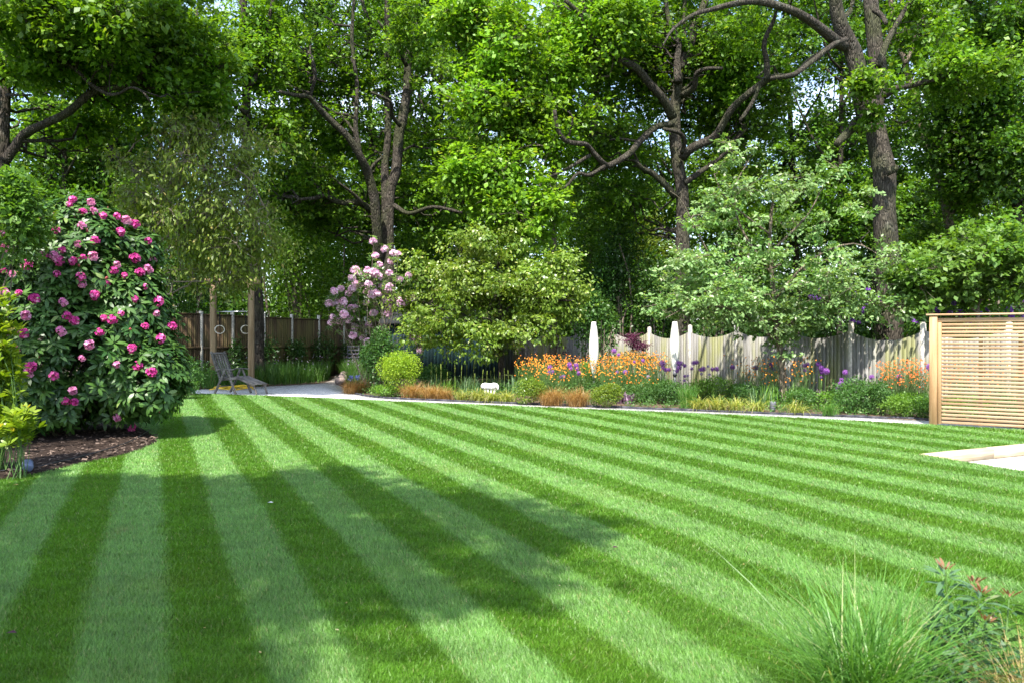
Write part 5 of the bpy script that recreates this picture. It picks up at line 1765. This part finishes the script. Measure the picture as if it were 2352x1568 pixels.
# ------------------------------------------------------------------ shrubs at the left
c = P(14, 490, 10.7)
bush("leafy_shrub", "fresh green broad leaved shrub rising behind the left of the pink rhododendron", (c[0], 10.9, 3.15), (.42, .5, .85), M["magn"], 3400, .10, .055, None, root=(-1.1, .5), nst=10, lumps=14, lo=.5)
for (u, v, Y, w_, h_, nr_, lab, zz) in [(-12, 850, 9.3, .30, 1.02, 330, "golden green laurel with upright shoots at the left edge", 1.2), (38, 985, 9.0, .22, .25, 60, "small golden laurel shoot low at the left edge in front of the mulch", .5)]:
    c = P(u, v, Y)
    T = thing("golden_laurel", lab, "shrub", (c[0], c[1], 0))
    q = np.array([c[0], c[1], c[2]]) + rsphere(nr_) * np.array([w_, w_, h_]) * rng.uniform(.35, 1, (nr_, 1))
    q[:, 2] = np.maximum(q[:, 2], .25)
    V, F, A = rosettes(q, unit(rng.normal(0, .35, q.shape) + (q - c) * .5 + np.array([0, 0, 1.])), 8, .125, .040, .75, .12)
    obj("foliage", V, F, M["laurel"], T, A)
    b = np.array([c[0], c[1], 0]) + np.c_[rng.normal(0, .06, (nr_, 2)), np.zeros(nr_)]
    V, F = stems(b[::4], q[::4], .006, 4)
    obj("stems", V, F, M["stemg"], T, np.full(len(F), .3))
for (u, v, Y, ru, rv, lab, m) in [(440, 862, 21.6, 48, 46, "low dark green shrub left of the steamer lounger", "herb"), (505, 850, 25.5, 30, 30, "small leafy green plant behind the steamer lounger", "herb_l"), (408, 890, 20.3, 42, 30, "low green ground shrub just right of the pink rhododendron", "herb")]:
    c = P(u, v, Y)
    s_ = Y / 1800
    bush("low_shrub", lab, (c[0], Y, rv * s_ * .9), (ru * s_, .6, rv * s_), M[m], 1400, .07, .035, None)

# ------------------------------------------------------------------ flower border
def ball(u, vb, Y, ru, h, leaf, n_, L, W, name, label, group=None, lo=.75):
    c = P(u, 770, Y)
    s_ = Y / 1800
    bush(name, label, (c[0], Y, h * .5), (ru * s_, ru * s_ * .9, h * .54), M[leaf], n_, L, W, group, lo=lo, lumps=12, rr=.5)


def Yv(v): return G(1176, v)[1]


ball(917, 884, 21.3, 50, 1.22, "lime", 7000, .045, .028, "lime_shrub", "bright lime green rounded shrub beside the pale pink rhododendron")
ball(1217, 930, Yv(927), 33, .58, "globe", 3300, .05, .022, "clipped_shrub", "rounded yellow green shrub right of the white animal ornament", "rounded evergreen shrubs along the gravel")
ball(1393, 932, Yv(934), 37, .52, "globe", 3500, .05, .022, "clipped_shrub", "rounded yellow green shrub between the bronze sedges and the plum coloured plant", "rounded evergreen shrubs along the gravel")


def tuft(u, v, name, label, leaf, n_, H, reach, wd, droop, spread, group=None, cat="grass tuft", dY=0):
    c = G(u, v)
    c = c * (1, 1, 0) + (0, dY, 0)
    V, F, A = blades(c, n_, H, reach, wd, droop, spread)
    o = obj(name, V, F, M[leaf], None, A, loc=tuple(c))
    return tag(o, label, cat, group)


CG = "bronze sedges along the gravel path"
for (u, v, n_, H, r, lab) in [(808, 905, 520, .42, .30, "bronze sedge tuft at the bend of the gravel beside the dirt path"), (830, 903, 420, .40, .28, "bronze sedge tuft just left of the spreading green ground plant"),
                              (948, 915, 560, .42, .34, "bronze sedge tuft below the lime green shrub, left of its pair"), (990, 918, 560, .40, .34, "bronze sedge tuft below the lime green shrub, right of its pair"), (1022, 919, 320, .36, .26, "small bronze sedge tuft left of the golden strap leaved grasses"),
                              (1268, 932, 620, .45, .36, "bronze sedge tuft right of the first rounded yellow green shrub"), (1325, 934, 620, .45, .36, "bronze sedge tuft left of the second rounded yellow green shrub")]:
    tuft(u, v - 3, "bronze_sedge", lab, "carex", int(n_ * 1.5), H * 1.35, r * 1.45, .006, .62, .10, CG, "sedge")
HG = "golden strap leaved grasses along the gravel path"
for (u, v, n_, lab) in [(1062, 922, 70, "pale strap leaved plant left of the golden grasses"), (1098, 924, 130, "golden strap leaved grass below the white animal ornament, left one"), (1130, 926, 130, "golden strap leaved grass below the white animal ornament, right one"), (1165, 927, 110, "golden strap leaved grass beside the first rounded yellow green shrub"),
                        (1610, 944, 120, "golden strap leaved grass right of the fine green grass tuft"), (1650, 945, 130, "arching golden strap leaved grass midway along the right border"), (1690, 947, 110, "golden strap leaved grass left of the young tree trunk"), (1735, 949, 80, "golden strap leaved grass next to the ribbed grey spotlight"), (1830, 953, 70, "small golden strap leaved grass right of the whitebeam trunk")]:
    tuft(u, v - 4, "golden_grass", lab, "hakone", int(n_ * 1.5), .54, .52, .015, .95, .07, HG, "ornamental grass")
tuft(1580, 935, "fine_grass", "fine upright green grass tuft in the border right of the white spindle", "tuftg", 420, .72, .35, .006, .4, .08, None, "ornamental grass")
tuft(1905, 953, "fine_grass", "small green grass tuft at the right end of the border", "tuftg", 260, .42, .28, .006, .5, .07, None, "ornamental grass")
IG = "clumps of iris leaves in the border"
il = []
for (u, v, n_, lab, m) in [(1030, 908, 60, "iris leaf clump left of the white animal ornament", "herb_l"), (1070, 905, 60, "iris leaf clump just behind the pale strap leaved plant", "sage"), (1095, 900, 50, "iris leaf clump behind the white animal ornament on its left", "sage"),
                           (1150, 900, 60, "iris leaf clump right behind the white animal ornament", "sage"), (1185, 903, 60, "iris leaf clump behind the first rounded yellow green shrub", "sage"), (1000, 900, 50, "iris leaf clump below the lime green shrub on its right", "sage"),
                           (1345, 905, 50, "iris leaf clump under the orange flowers between the bronze sedges and the fence", "sage"), (860, 892, 50, "iris leaf clump left of the lime green shrub", "sage"), (826, 886, 45, "iris leaf clump by the dirt path at the left end of the border", "sage"),
                           (1760, 930, 40, "iris leaf clump left of the whitebeam trunk", "herb_l"), (1815, 932, 40, "iris leaf clump right of the whitebeam trunk", "herb_l"), (1290, 905, 50, "iris leaf clump under the left orange flowers", "sage"), (1745, 935, 40, "iris leaf clump by the ribbed grey spotlight", "sage")]:
    tuft(u, v, "iris_clump", lab, m, n_, .62, .20, .022, .25, .13, IG, "iris")
# seed spikes rising among the irises
SG = "slim yellow green seed spikes under the bushy tree"
sm = MB()
sm.tube([(0, 0, 0), (.01, 0, .4), (0, .01, .75)], [.006, .005, .005], 5)
sm.tube([(0, .01, .75), (0, .01, .8), (0, .01, .93), (0, .01, .96)], [.006, .019, .016, .004], 6)
spm = raw_mesh("spike", np.concatenate(sm.V), [np.concatenate(sm.F[k_]) for k_ in sorted(sm.F)], M["hakone"], np.full(sum(len(np.concatenate(sm.F[k_])) for k_ in sm.F), .25))
for k in range(26):
    u = 985 + 10.8 * k + rng.uniform(-4, 4)
    g = G(u, rng.uniform(898, 908))
    o = put(spm, "seed_spike", None, g, (rng.normal(0, .06), rng.normal(0, .06), 1), rng.uniform(.62, .95))
    tag(o, "slim yellow green seed spike standing among iris leaves under the bushy tree", "flower spike", SG)

# leafy perennials
PG = "leafy perennials in the flower border"
for (u, v, ru, h, d_, m, n_, L, lab) in [
    (1240, 900, 60, .62, .7, "herb", 2300, .06, "dark green leafy clump under the left end of the orange flowers"), (1330, 900, 60, .60, .7, "herb", 2300, .06, "green leafy clump under the orange flowers behind the bronze sedges"),
    (1420, 903, 60, .62, .7, "herb", 2300, .06, "green leafy clump under the orange flowers behind the plum coloured plant"), (1490, 922, 55, .62, .7, "herb", 2800, .055, "dense green leafy clump in front of the white spindle"),
    (1545, 926, 45, .56, .6, "herb", 2200, .055, "dense green leafy clump left of the fine green grass tuft"), (1640, 922, 55, .66, .6, "herb_l", 2200, .06, "fresh green leafy clump below the purple alliums right of the white spindle"),
    (1700, 925, 40, .5, .5, "herb", 1500, .06, "green leafy clump between the golden grasses and the fence"), (1850, 935, 45, .42, .6, "herb", 1500, .06, "low green clump right of the whitebeam trunk by the path"),
    (1960, 945, 55, .72, .6, "herb", 2600, .065, "tall leafy clump in front of the mossy fence near the slatted screen"), (2010, 950, 40, .66, .5, "herb", 1800, .065, "leafy clump left of the coral orange flowers"),
    (2080, 957, 55, .48, .6, "herb_l", 2400, .05, "low bright green mound below the coral orange flowers"), (2125, 958, 30, .5, .5, "herb", 1400, .055, "green mound touching the post of the slatted screen"),
    (882, 910, 40, .32, .4, "herb_l", 1500, .05, "spreading bright green ground plant by the gravel below the lime green shrub"), (1000, 889, 42, .75, .7, "herb", 1700, .09, "dark leafy plant in the shade right of the lime green shrub"),
    (1205, 893, 35, .6, .6, "herb", 1300, .07, "leafy plant in the shade right of the bushy tree trunk"), (1350, 899, 50, .85, .5, "herb_l", 1800, .08, "fresh green leafy clump between the two orange flower masses"),
    (1055, 888, 35, .35, .5, "dark", 900, .06, "low dark plant in the shade under the bushy tree"), (1900, 938, 40, .40, .5, "herb_l", 1300, .05, "low feathery green clump in the right border"), (2230, 958, 70, .5, .6, "herb_l", 2000, .055, "green mound seen through the slatted screen"), (2330, 965, 60, .5, .6, "herb", 1700, .055, "darker green mound seen through the right of the slatted screen")]:
    g = G(u, v)
    s_ = g[1] / 1800
    bush("leafy_perennial", lab, (g[0], g[1], h * .48), (ru * s_, d_, h * .55), M[m], n_, L, L * .45, PG, "plant", 12, .35, .5, M["stemg"], 9, rr=.5, core=False)
tuft(1437, 925, "plum_plant", "small plum coloured leafy plant at the path right of the second yellow green shrub", "heuch", 130, .34, .2, .05, .4, .08, None, "plant")
tuft(1560, 905, "plum_plant", "faded silvery plum plant among green leaves right of the white spindle", "heuch", 70, .40, .2, .04, .4, .08, None, "plant")
# brown seedhead ball near the right border
c = G(1885, 936)
V, F, A = leafy((c[0], c[1], .25), (.2, .2, .16), 260, .05, .012, .8, .2)
tag(obj("seed_head_plant", V, F, M["heuch"], None, A, loc=(c[0], c[1], 0)), "faded brownish domed seed head plant near the right end of the border", "plant")

# purple japanese maple with bronze skirt
c = P(1452, 786, 22.9)
MP = thing("japanese_maple", "small purple leaved japanese maple in front of the fence between the white spindles", "small tree", (c[0], c[1], 0))
V, F, A, S_, dd_ = clump_leaves(np.array([c + q for q in [(-.12, 0, .14), (.08, 0, .16), (.2, 0, -.02), (.05, -.1, .02), (.3, .05, -.12), (.1, -.1, -.14)]]), np.full(6, .22), 26, 12, .07, .02, .5, .8, .5, False, .5)
obj("crown", V, F, M["maple"], MP, A)
tp_ = np.array([c + q for q in [(-.12, 0, .1), (.08, 0, .1), (.3, .05, -.15), (.0, 0, -.2)]])
V, F = stems(np.repeat([[c[0], c[1], 0]], 4, 0), tp_, .02, 6)
obj("trunk", V, F, M["bark_d"], MP)
c2 = P(1455, 818, 22.5)
V, F, A, S_, dd_ = clump_leaves(np.array([c2 + q for q in [(-.4, 0, -.02), (-.1, 0, .08), (.2, 0, .05), (.45, 0, .0), (0, -.2, -.1), (.25, -.2, -.12)]]), np.full(6, .26), 24, 11, .07, .02, .4, .8, .4, False, .5)
BZ = thing("bronze_maple", "low bronze leaved japanese maple spreading under the purple one", "small tree", (c2[0], c2[1], 0))
obj("crown", V, F, M["bronze"], BZ, A)
V, F = stems(np.repeat([[c2[0], c2[1], 0]], 4, 0), np.array([c2 + q for q in [(-.4, 0, -.05), (.4, 0, -.05), (0, 0, 0), (.2, -.1, -.1)]]), .014, 5)
obj("trunk", V, F, M["bark_d"], BZ)
c3 = P(1276, 800, 24.0)
CL = thing("climbing_plant", "thin brownish climber trailing up the mossy fence by the bushy tree", "climber", (c3[0], c3[1], 0))
V, F, A, S_, dd_ = clump_leaves(np.array([c3 + (rng.normal(0, .1), 0, z) for z in np.linspace(-.85, .5, 8)]), np.full(8, .16), 9, 8, .055, .03, .3, .6, .8)
obj("foliage", V, F, M["maple"], CL, A)
V, F = stems(np.repeat([[c3[0], c3[1], 0]], 5, 0), c3 + np.c_[rng.normal(0, .12, 5), np.zeros(5), rng.uniform(.2, .7, 5)], .008, 4)
obj("stems", V, F, M["bark_d"], CL)

# orange geums: each plant has foliage, flower stalks and blossoms
GG = "geum plants with orange flowers along the fence"


def geum(u, v, w_, h, nf, mat, lab, hs=.22):
    nf = int(nf * 1.6)
    g = G(u, v)
    T = thing("geum", lab, "flowering plant", tuple(g), GG)
    s_ = g[1] / 1800
    V, F, A = leafy(g + (0, 0, .18), (w_ * s_ * .8, .32, .22), 320, .08, .055, .4, .7, .01)
    obj("foliage", V, F, M["herb"], T, A)
    tips = g + np.c_[rng.uniform(-1, 1, nf) * w_ * s_, rng.normal(0, .25, nf), h - hs * 1.35 + hs * 2.7 * rng.beta(2.0, 2.0, nf)]
    root = g + np.c_[rng.normal(0, .14, (nf, 2)), np.full(nf, .05)]
    V, F = stems(root, tips, .0035, 3, .05)
    obj("flower_stalks", V, F, M["stemg"], T, np.full(len(F), .2))
    ax = unit(rng.normal(0, .55, (nf, 3)) + np.array([-.1, -.75, .65]))
    a1 = unit(np.cross(ax, rsphere(nf)))
    a2 = np.cross(ax, a1)
    th = (np.arange(5) * 2 * PI / 5)[None] + rng.uniform(0, 6, (nf, 1))
    d = np.cos(th)[..., None] * a1[:, None] + np.sin(th)[..., None] * a2[:, None] + .35 * ax[:, None]
    sz = np.repeat(rng.uniform(.015, .025, nf), 5)
    V, F = leaf_quads(np.repeat(tips, 5, 0), d.reshape(-1, 3), np.repeat(ax, 5, 0), sz, sz * 1.05, .1)
    obj("blossoms", V, F, M[mat], T, np.repeat(rng.uniform(0, .95, nf), 5))


gl = [(1212, 906, 30, .80, 70, "leftmost orange geum, beside the bushy tree trunk"), (1245, 907, 32, .86, 95, "orange geum left of the first mossy fence post"), (1280, 906, 32, .88, 95, "orange geum in front of the brownish climber"),
      (1312, 908, 30, .84, 80, "orange geum just left of the shaded white spindle"), (1268, 917, 40, .72, 80, "orange geum low in front of the left orange mass"), (1348, 906, 26, .78, 40, "thin orange geum at the foot of the shaded white spindle"),
      (1385, 907, 34, .88, 100, "orange geum right of the shaded white spindle"), (1420, 906, 34, .94, 110, "orange geum in front of the bronze maple"), (1455, 908, 34, .94, 110, "orange geum right below the purple maple"), (1490, 907, 34, .96, 105, "orange geum left of the sunlit white spindle"),
      (1515, 909, 24, .90, 50, "orange geum nearest to the sunlit white spindle"), (1405, 919, 40, .70, 70, "orange geum low in front of the right orange mass"), (1475, 921, 36, .66, 50, "orange geum low above the dense green clump")]
for a_ in gl: geum(a_[0], a_[1], a_[2], a_[3], a_[4], "orange", a_[5])
for (u, v, w_, h, nf, lab) in [(1700, 918, 26, .82, 14, "sparse orange geum left of the whitebeam trunk near the fence post"), (1740, 922, 30, .82, 42, "orange geum left of the whitebeam trunk"), (1772, 922, 24, .80, 40, "orange geum touching the whitebeam trunk on its left"),
                               (1840, 925, 36, .86, 44, "sparse orange geum right of the whitebeam trunk")]:
    geum(u, v, w_, h, nf, "orange", lab, .28)
for (u, v, w_, h, nf, lab) in [(2042, 935, 28, .78, 75, "coral orange geum left of the fence post by the slatted screen"), (2080, 938, 30, .84, 85, "coral orange geum in front of the last visible fence panel"), (2115, 942, 26, .82, 75, "coral orange geum against the post of the slatted screen"),
                               (2200, 948, 40, .82, 60, "coral orange geum glimpsed through the left slats of the screen"), (2290, 955, 40, .82, 60, "coral orange geum glimpsed through the right slats of the screen")]:
    geum(u, v, w_, h, nf, "coral", lab, .26)

# alliums
def allium_mesh(name, R, mat, nf=170):
    i = np.arange(nf)
    z = 1 - 2 * (i + .5) / nf
    ph = i * 2.39996
    o = np.c_[np.sqrt(1 - z * z) * np.cos(ph), np.sqrt(1 - z * z) * np.sin(ph), z]
    o = unit(o + rng.normal(0, .08, o.shape))
    a1 = unit(np.cross(o, rsphere(nf)))
    a2 = np.cross(o, a1)
    mb = MB()
    V, F = leaf_quads(o * R * .05, o, a1, R * .95, .004, 0)
    mb.add(V, F, .1)
    for (x, y) in ((a1, a2), (a2, a1)):
        c = o * R * rng.uniform(.86, 1.03, (nf, 1))
        V, F = leaf_quads(c - x * R * .17, x, o, R * .34, R * .11, .0)
        mb.add(V, F, rng.uniform(.1, .95, nf))
    return raw_mesh(name, np.concatenate(mb.V), [np.concatenate(mb.F[4])], mat, np.concatenate(mb.A[4]))


hm = {k: allium_mesh("allium_head", .075, M[m]) for k, m in (("p", "allium"), ("d", "allium_d"), ("l", "allium_p"))}
st_ = MB()
st_.tube([(0, 0, 0), (.012, 0, .33), (.006, .008, .66), (0, 0, 1.0)], [.008, .006, .005, .005], 6)
stm = raw_mesh("allium_stem", np.concatenate(st_.V), [np.concatenate(st_.F[k_]) for k_ in sorted(st_.F)], M["stemg"], np.full(sum(len(np.concatenate(st_.F[k_])) for k_ in st_.F), .4))
AG = "globe alliums along the fence"


def allium(u, v, Y, kind, sc, lab):
    p = P(u, v, Y)
    g = np.array([p[0] + rng.normal(0, .03), Y, 0])
    T = thing("allium", lab, "allium", tuple(g), AG)
    s_ = bpy.data.objects.new("stem", stm)
    COL.objects.link(s_)
    s_.parent = T
    dv = p - g
    s_.rotation_euler = Vector(dv).to_track_quat("Z", "Y").to_euler()
    s_.scale = (1, 1, float(np.linalg.norm(dv)))
    h = bpy.data.objects.new("flower_head", hm[kind])
    COL.objects.link(h)
    h.parent = T
    h.location = Vector(dv)
    h.rotation_euler = (rng.uniform(0, 6), rng.uniform(0, 6), 0)
    sc *= 1.12
    h.scale = (sc, sc, sc * .9)


def c4uv(x, y): return (2000 + x * .38265) / 1.7415, (1200 + y * .38265) / 1.7415
def c5uv(x, y): return (2800 + x * .38265) / 1.7415, (1200 + y * .38265) / 1.7415


al4 = [(523, 703, "p", 1, "purple allium in front of the left orange mass, upper one of the left pair"), (520, 758, "p", .95, "purple allium in front of the left orange mass, lower one of the left pair"), (545, 748, "p", .8, "small purple allium tucked behind the left pair in the orange mass"),
       (727, 675, "p", .95, "purple allium in the orange flowers left of the mossy post, upper"), (740, 712, "p", .8, "purple allium in the orange flowers left of the mossy post, lower"), (797, 680, "p", .95, "purple allium just right of the mossy post among orange flowers, upper"), (805, 712, "p", .8, "purple allium just right of the mossy post among orange flowers, lower"),
       (825, 760, "p", .9, "low purple allium below the shaded white spindle"), (665, 795, "p", .75, "small purple allium low under the left orange mass"), (630, 803, "p", .55, "tiny purple allium lowest under the left orange mass"),
       (1192, 530, "p", .95, "purple allium standing highest against the fence left of the purple maple"), (1240, 570, "p", .6, "small purple allium right beside the highest allium"), (1495, 630, "p", .65, "small purple allium on the right of the right orange mass"), (1310, 750, "p", .85, "purple allium low in the right orange mass"), (1225, 750, "p", .65, "small purple allium low left in the right orange mass"),
       (1405, 645, "p", .5, "tiny purple allium in the middle of the right orange mass"), (1700, 660, "p", 1.15, "large purple allium left of the sunlit white spindle"), (1705, 705, "p", .7, "purple allium right under the large one left of the white spindle"), (1735, 725, "p", .75, "purple allium close left of the white spindle stake"), (1770, 725, "p", .7, "purple allium touching the white spindle on its left"),
       (1860, 655, "p", .9, "purple allium right of the white spindle, upper left of its cluster"), (1893, 660, "p", .9, "purple allium right of the white spindle, upper right of its cluster"), (1870, 705, "p", 1.0, "purple allium right of the white spindle, middle of its cluster"), (1850, 740, "p", .65, "purple allium right of the white spindle, lowest of its cluster"), (1930, 682, "p", .7, "purple allium at the right edge of the cluster by the white spindle"),
       (2025, 655, "p", .8, "purple allium left one of a close pair before the fence post"), (2055, 648, "p", .8, "purple allium right one of a close pair before the fence post"), (2005, 715, "p", .6, "small purple allium below the close pair"), (2125, 718, "p", 1.0, "large purple allium between the fence posts right of the white spindle"), (2095, 725, "p", .7, "purple allium half hidden left of the large one between fence posts"),
       (2222, 720, "p", .75, "purple allium left one of the pair at the right of the grey panel"), (2265, 718, "p", .85, "purple allium right one of the pair at the right of the grey panel"), (2175, 690, "l", .5, "small pale allium above the grey panel cluster"), (2105, 768, "l", .55, "small pale pink allium under the large purple one"), (2190, 775, "l", .5, "tiny pale allium right below the large purple one"),
       (1930, 793, "p", .55, "small purple allium low right of the white spindle stake"), (1962, 788, "l", .55, "small pale allium low right of the white spindle stake"), (1925, 838, "p", .5, "tiny purple allium lowest right of the white spindle stake"), (1550, 800, "l", .7, "pale washed allium in the green clump left of the white spindle")]
for x, y, k, sc, lab in al4:
    u, v = c4uv(x, y)
    allium(u, v, 21.6 - (u - 1200) / 520 * 1.1, k, sc, lab)
al5 = [(342, 700, "d", .9, "dark purple allium in front of a concrete post left of the whitebeam trunk"), (580, 705, "d", 1.05, "flattened dark purple allium between the concrete post and the whitebeam trunk"), (742, 680, "d", .95, "darkest allium next to the whitebeam trunk, upper"), (770, 720, "d", .7, "dark allium next to the whitebeam trunk, lower"),
       (475, 882, "l", .8, "pale lilac allium low left of the whitebeam trunk"), (822, 950, "l", .85, "pale lilac allium at the foot of the whitebeam trunk"),
       (1093, 683, "p", .75, "purple allium left one of a pair before the mossy panel"), (1120, 672, "d", .85, "dark purple allium right one of a pair before the mossy panel"), (1095, 732, "p", .6, "small purple allium under the pair before the mossy panel"), (1240, 668, "d", .85, "dark purple allium topmost of the trio before the mossy panel"), (1268, 712, "d", 1.05, "large dark purple allium in the middle of the trio before the mossy panel"), (1320, 740, "p", 1.1, "large purple allium right of the trio before the mossy panel"), (1270, 755, "d", .6, "small dark allium hidden under the trio before the mossy panel"), (1267, 803, "d", .5, "tiny dark allium lowest before the mossy panel"),
       (1518, 752, "p", .85, "purple allium alone just left of the second last fence post"), (1480, 835, "p", .8, "purple allium upper one of the stacked pair left of the second last fence post"), (1470, 868, "p", 1.05, "large purple allium lower one of the stacked pair left of the second last fence post"), (1445, 918, "p", .75, "purple allium lowest left of the second last fence post"),
       (1795, 803, "p", .85, "purple allium before the brownish panel right of the second last fence post"), (1625, 830, "l", .7, "pale allium before the second last fence post"), (2080, 803, "p", .9, "purple allium among the coral orange flowers"), (1160, 992, "p", .55, "small purple allium low in the right border"), (1735, 915, "l", .6, "faded pale allium low in the tall leafy clump")]
for x, y, k, sc, lab in al5:
    u, v = c5uv(x, y)
    allium(u, v, 20.4 - (u - 1680) / 520 * 3.4, k, sc * .95, lab)
u, v = (3400 + 625 * .5103) / 1.7415, (1150 + 620 * .5103) / 1.7415
allium(u, v, 15.9, "p", .95, "bright purple allium half hidden by the post of the slatted screen")
# blue flowers by the path
for k, (u, v) in enumerate([(806, 862), (822, 860)]):
    g = G(u, 884 + k * 2)
    V, F, A = leafy(P(u, v + 6, g[1]), (.10, .10, .09), 60, .07, .06, .1)
    V[:, :] = P(u, v + 6, g[1]) + (V - P(u, v + 6, g[1])) * .8
    tag(obj("blue_iris", V, F, M["blue"], None, A, loc=tuple(g)), ["small blue flower cluster by the dirt path, left", "small blue flower cluster by the dirt path, right"][k], "flower", "blue flowers by the dirt path")

# ------------------------------------------------------------------ ground cover and meadow: nobody could count these
mb = MB()
GBa = np.array(GB)
nq = 2800
q = np.c_[rng.uniform(-7.5, 10, nq), rng.uniform(14, 27, nq)]
gx = GBa[np.argsort(GBa[:, 0])]
yf = np.interp(q[:, 0], gx[:, 0], gx[:, 1])
fence_y = np.interp(q[:, 0], [fpos(0)[0], fpos(10)[0]], [fpos(0)[1], fpos(10)[1]])
k = (q[:, 1] > yf + .12) & (q[:, 1] < np.minimum(fence_y - .2, 26)) & (q[:, 0] > -5.2)
q = q[k]
for p in q:
    V, F, A = leafy((p[0], p[1], .05), (.16, .16, rng.uniform(.06, .22) + max(0, min(.2, (p[1] - 19) * .05))), 30, .06, .03, .3, .5, .0)
    mb.add(V, F, A)
tag(mb.build("ground_cover", M["herb"]), kind="stuff")

ml = [(585, 886), (640, 884), (700, 880), (735, 877), (752, 872), (757, 860), (740, 845), (600, 838), (545, 850), (540, 886)]
mr = [(786, 870), (800, 884), (850, 878), (900, 870), (900, 846), (830, 842), (790, 852)]
pts = []
for poly in (ml, mr):
    gp = np.array(gpts(poly))
    lo_, hi_ = gp.min(0), gp.max(0)
    hi_[1] = min(hi_[1], 33)
    q = np.c_[rng.uniform(lo_[0], hi_[0], 9000), rng.uniform(lo_[1], hi_[1], 9000)]
    pts.append(q[inpoly(q[:, 0], q[:, 1], gp)])
q = np.vstack(pts + [np.c_[rng.uniform(-11.5, -8.3, 900), rng.uniform(24.3, 27, 900)]])
q = np.c_[q, np.zeros(len(q))]
V, F, A = blades(q, 15000, .95, .35, .012, .35, .05, 3)
tag(obj("meadow_grass", V, F, M["meadow"], None, A), kind="stuff")
q2 = q[rng.choice(len(q), 260)] + np.c_[np.zeros((260, 2)), rng.uniform(.45, .95, 260)]
V, F = leaf_quads(np.repeat(q2, 3, 0), rsphere(780) + (0, 0, .4), rsphere(780), .04, .02)
tag(obj("meadow_flowers", V, F, M["allium_p"], None, rng.uniform(0, 1, 780)), kind="stuff")
# young shrubs planted along the brown fence
for i, p in enumerate(RP[2:8]):
    pp = p + np.array([.35, -.55, 0])
    h = rng.uniform(1.5, 2.0)
    bush("hedge_shrub", ["young dark hedge plant against the left end of the brown fence", "young dark hedge plant behind the steamer lounger by the brown fence", "young dark hedge plant right of the timber frame by the brown fence", "young dark hedge plant in the middle of the brown fence", "young dark hedge plant against the right part of the brown fence", "young dark hedge plant in the corner behind the pale pink rhododendron"][i],
         (pp[0], pp[1], h * .5), (.5, .4, h * .52), M["rhodo"], 900, .13, .05, "young hedge plants along the brown fence", lumps=7, lo=.3)

# ------------------------------------------------------------------ foreground plants, lower right
c = np.array([1.50, 3.30, 0])
V, F, A = blades(c, 760, .74, .74, .0065, .36, .085, 6)
tag(obj("ornamental_grass", V, F, M["tuftg"], None, A, loc=tuple(c)), "large fountain of fine green grass blades in the near right corner", "ornamental grass")
c = np.array([2.13, 3.12, 0])
V, F, A = blades(c, 420, .52, .45, .005, .5, .08, 5)
tag(obj("dry_grass", V, F, M["straw"], None, A, loc=tuple(c)), "dry straw coloured grass at the right edge beside the fountain grass", "ornamental grass")
EU = thing("euphorbia", "euphorbia with whorled leaves and reddish shoot tips behind the fountain grass", "plant", (2.0, 3.45, 0))
tips = np.array([P(u, v, 3.45 + dy) for u, v, dy in [(2172, 1312, .0), (2236, 1345, .1), (2254, 1368, -.05), (2318, 1375, 0.05), (2262, 1432, -.1), (2200, 1420, .1), (2150, 1440, .05), (2300, 1460, .1), (2230, 1490, -.1), (2190, 1500, 0)]])
rt = np.array([2.02, 3.45, 0]) + np.c_[rng.normal(0, .1, (10, 2)), np.zeros(10)]
V, F = stems(rt, tips, .006, 6, .02)
obj("stems", V, F, M["stemg"], EU, np.full(len(F), .2))
mb = MB()
for i, (t, r) in enumerate(zip(tips, rt)):
    ax = unit(t - r)
    red = i < 5
    V, F, A = rosettes(np.array([t - ax * .03]), ax[None], 9, .10, .023, .25, .2)
    mb.add(V, F, A)
    V, F, A = rosettes(np.array([t]), ax[None], 8, .055, .014, 1.2, .1)
    if red: MB().add(V, F, A).build("shoot_tip", M["euph_r"], EU)
    else: mb.add(V, F, A)
    for f in np.linspace(.2, .88, 8):
        V, F, A = rosettes(np.array([r + (t - r) * f]), ax[None], 6, .075, .021, .2, .3)
        mb.add(V, F, A * .6)
mb.build("foliage", M["euph"], EU)
c = np.array([2.1, 3.4, .12])
bush("low_shrub", "low mat of small green leaves under the euphorbia", (2.05, 3.35, .14), (.36, .3, .17), M["euph"], 900, .045, .022, None, lumps=6)
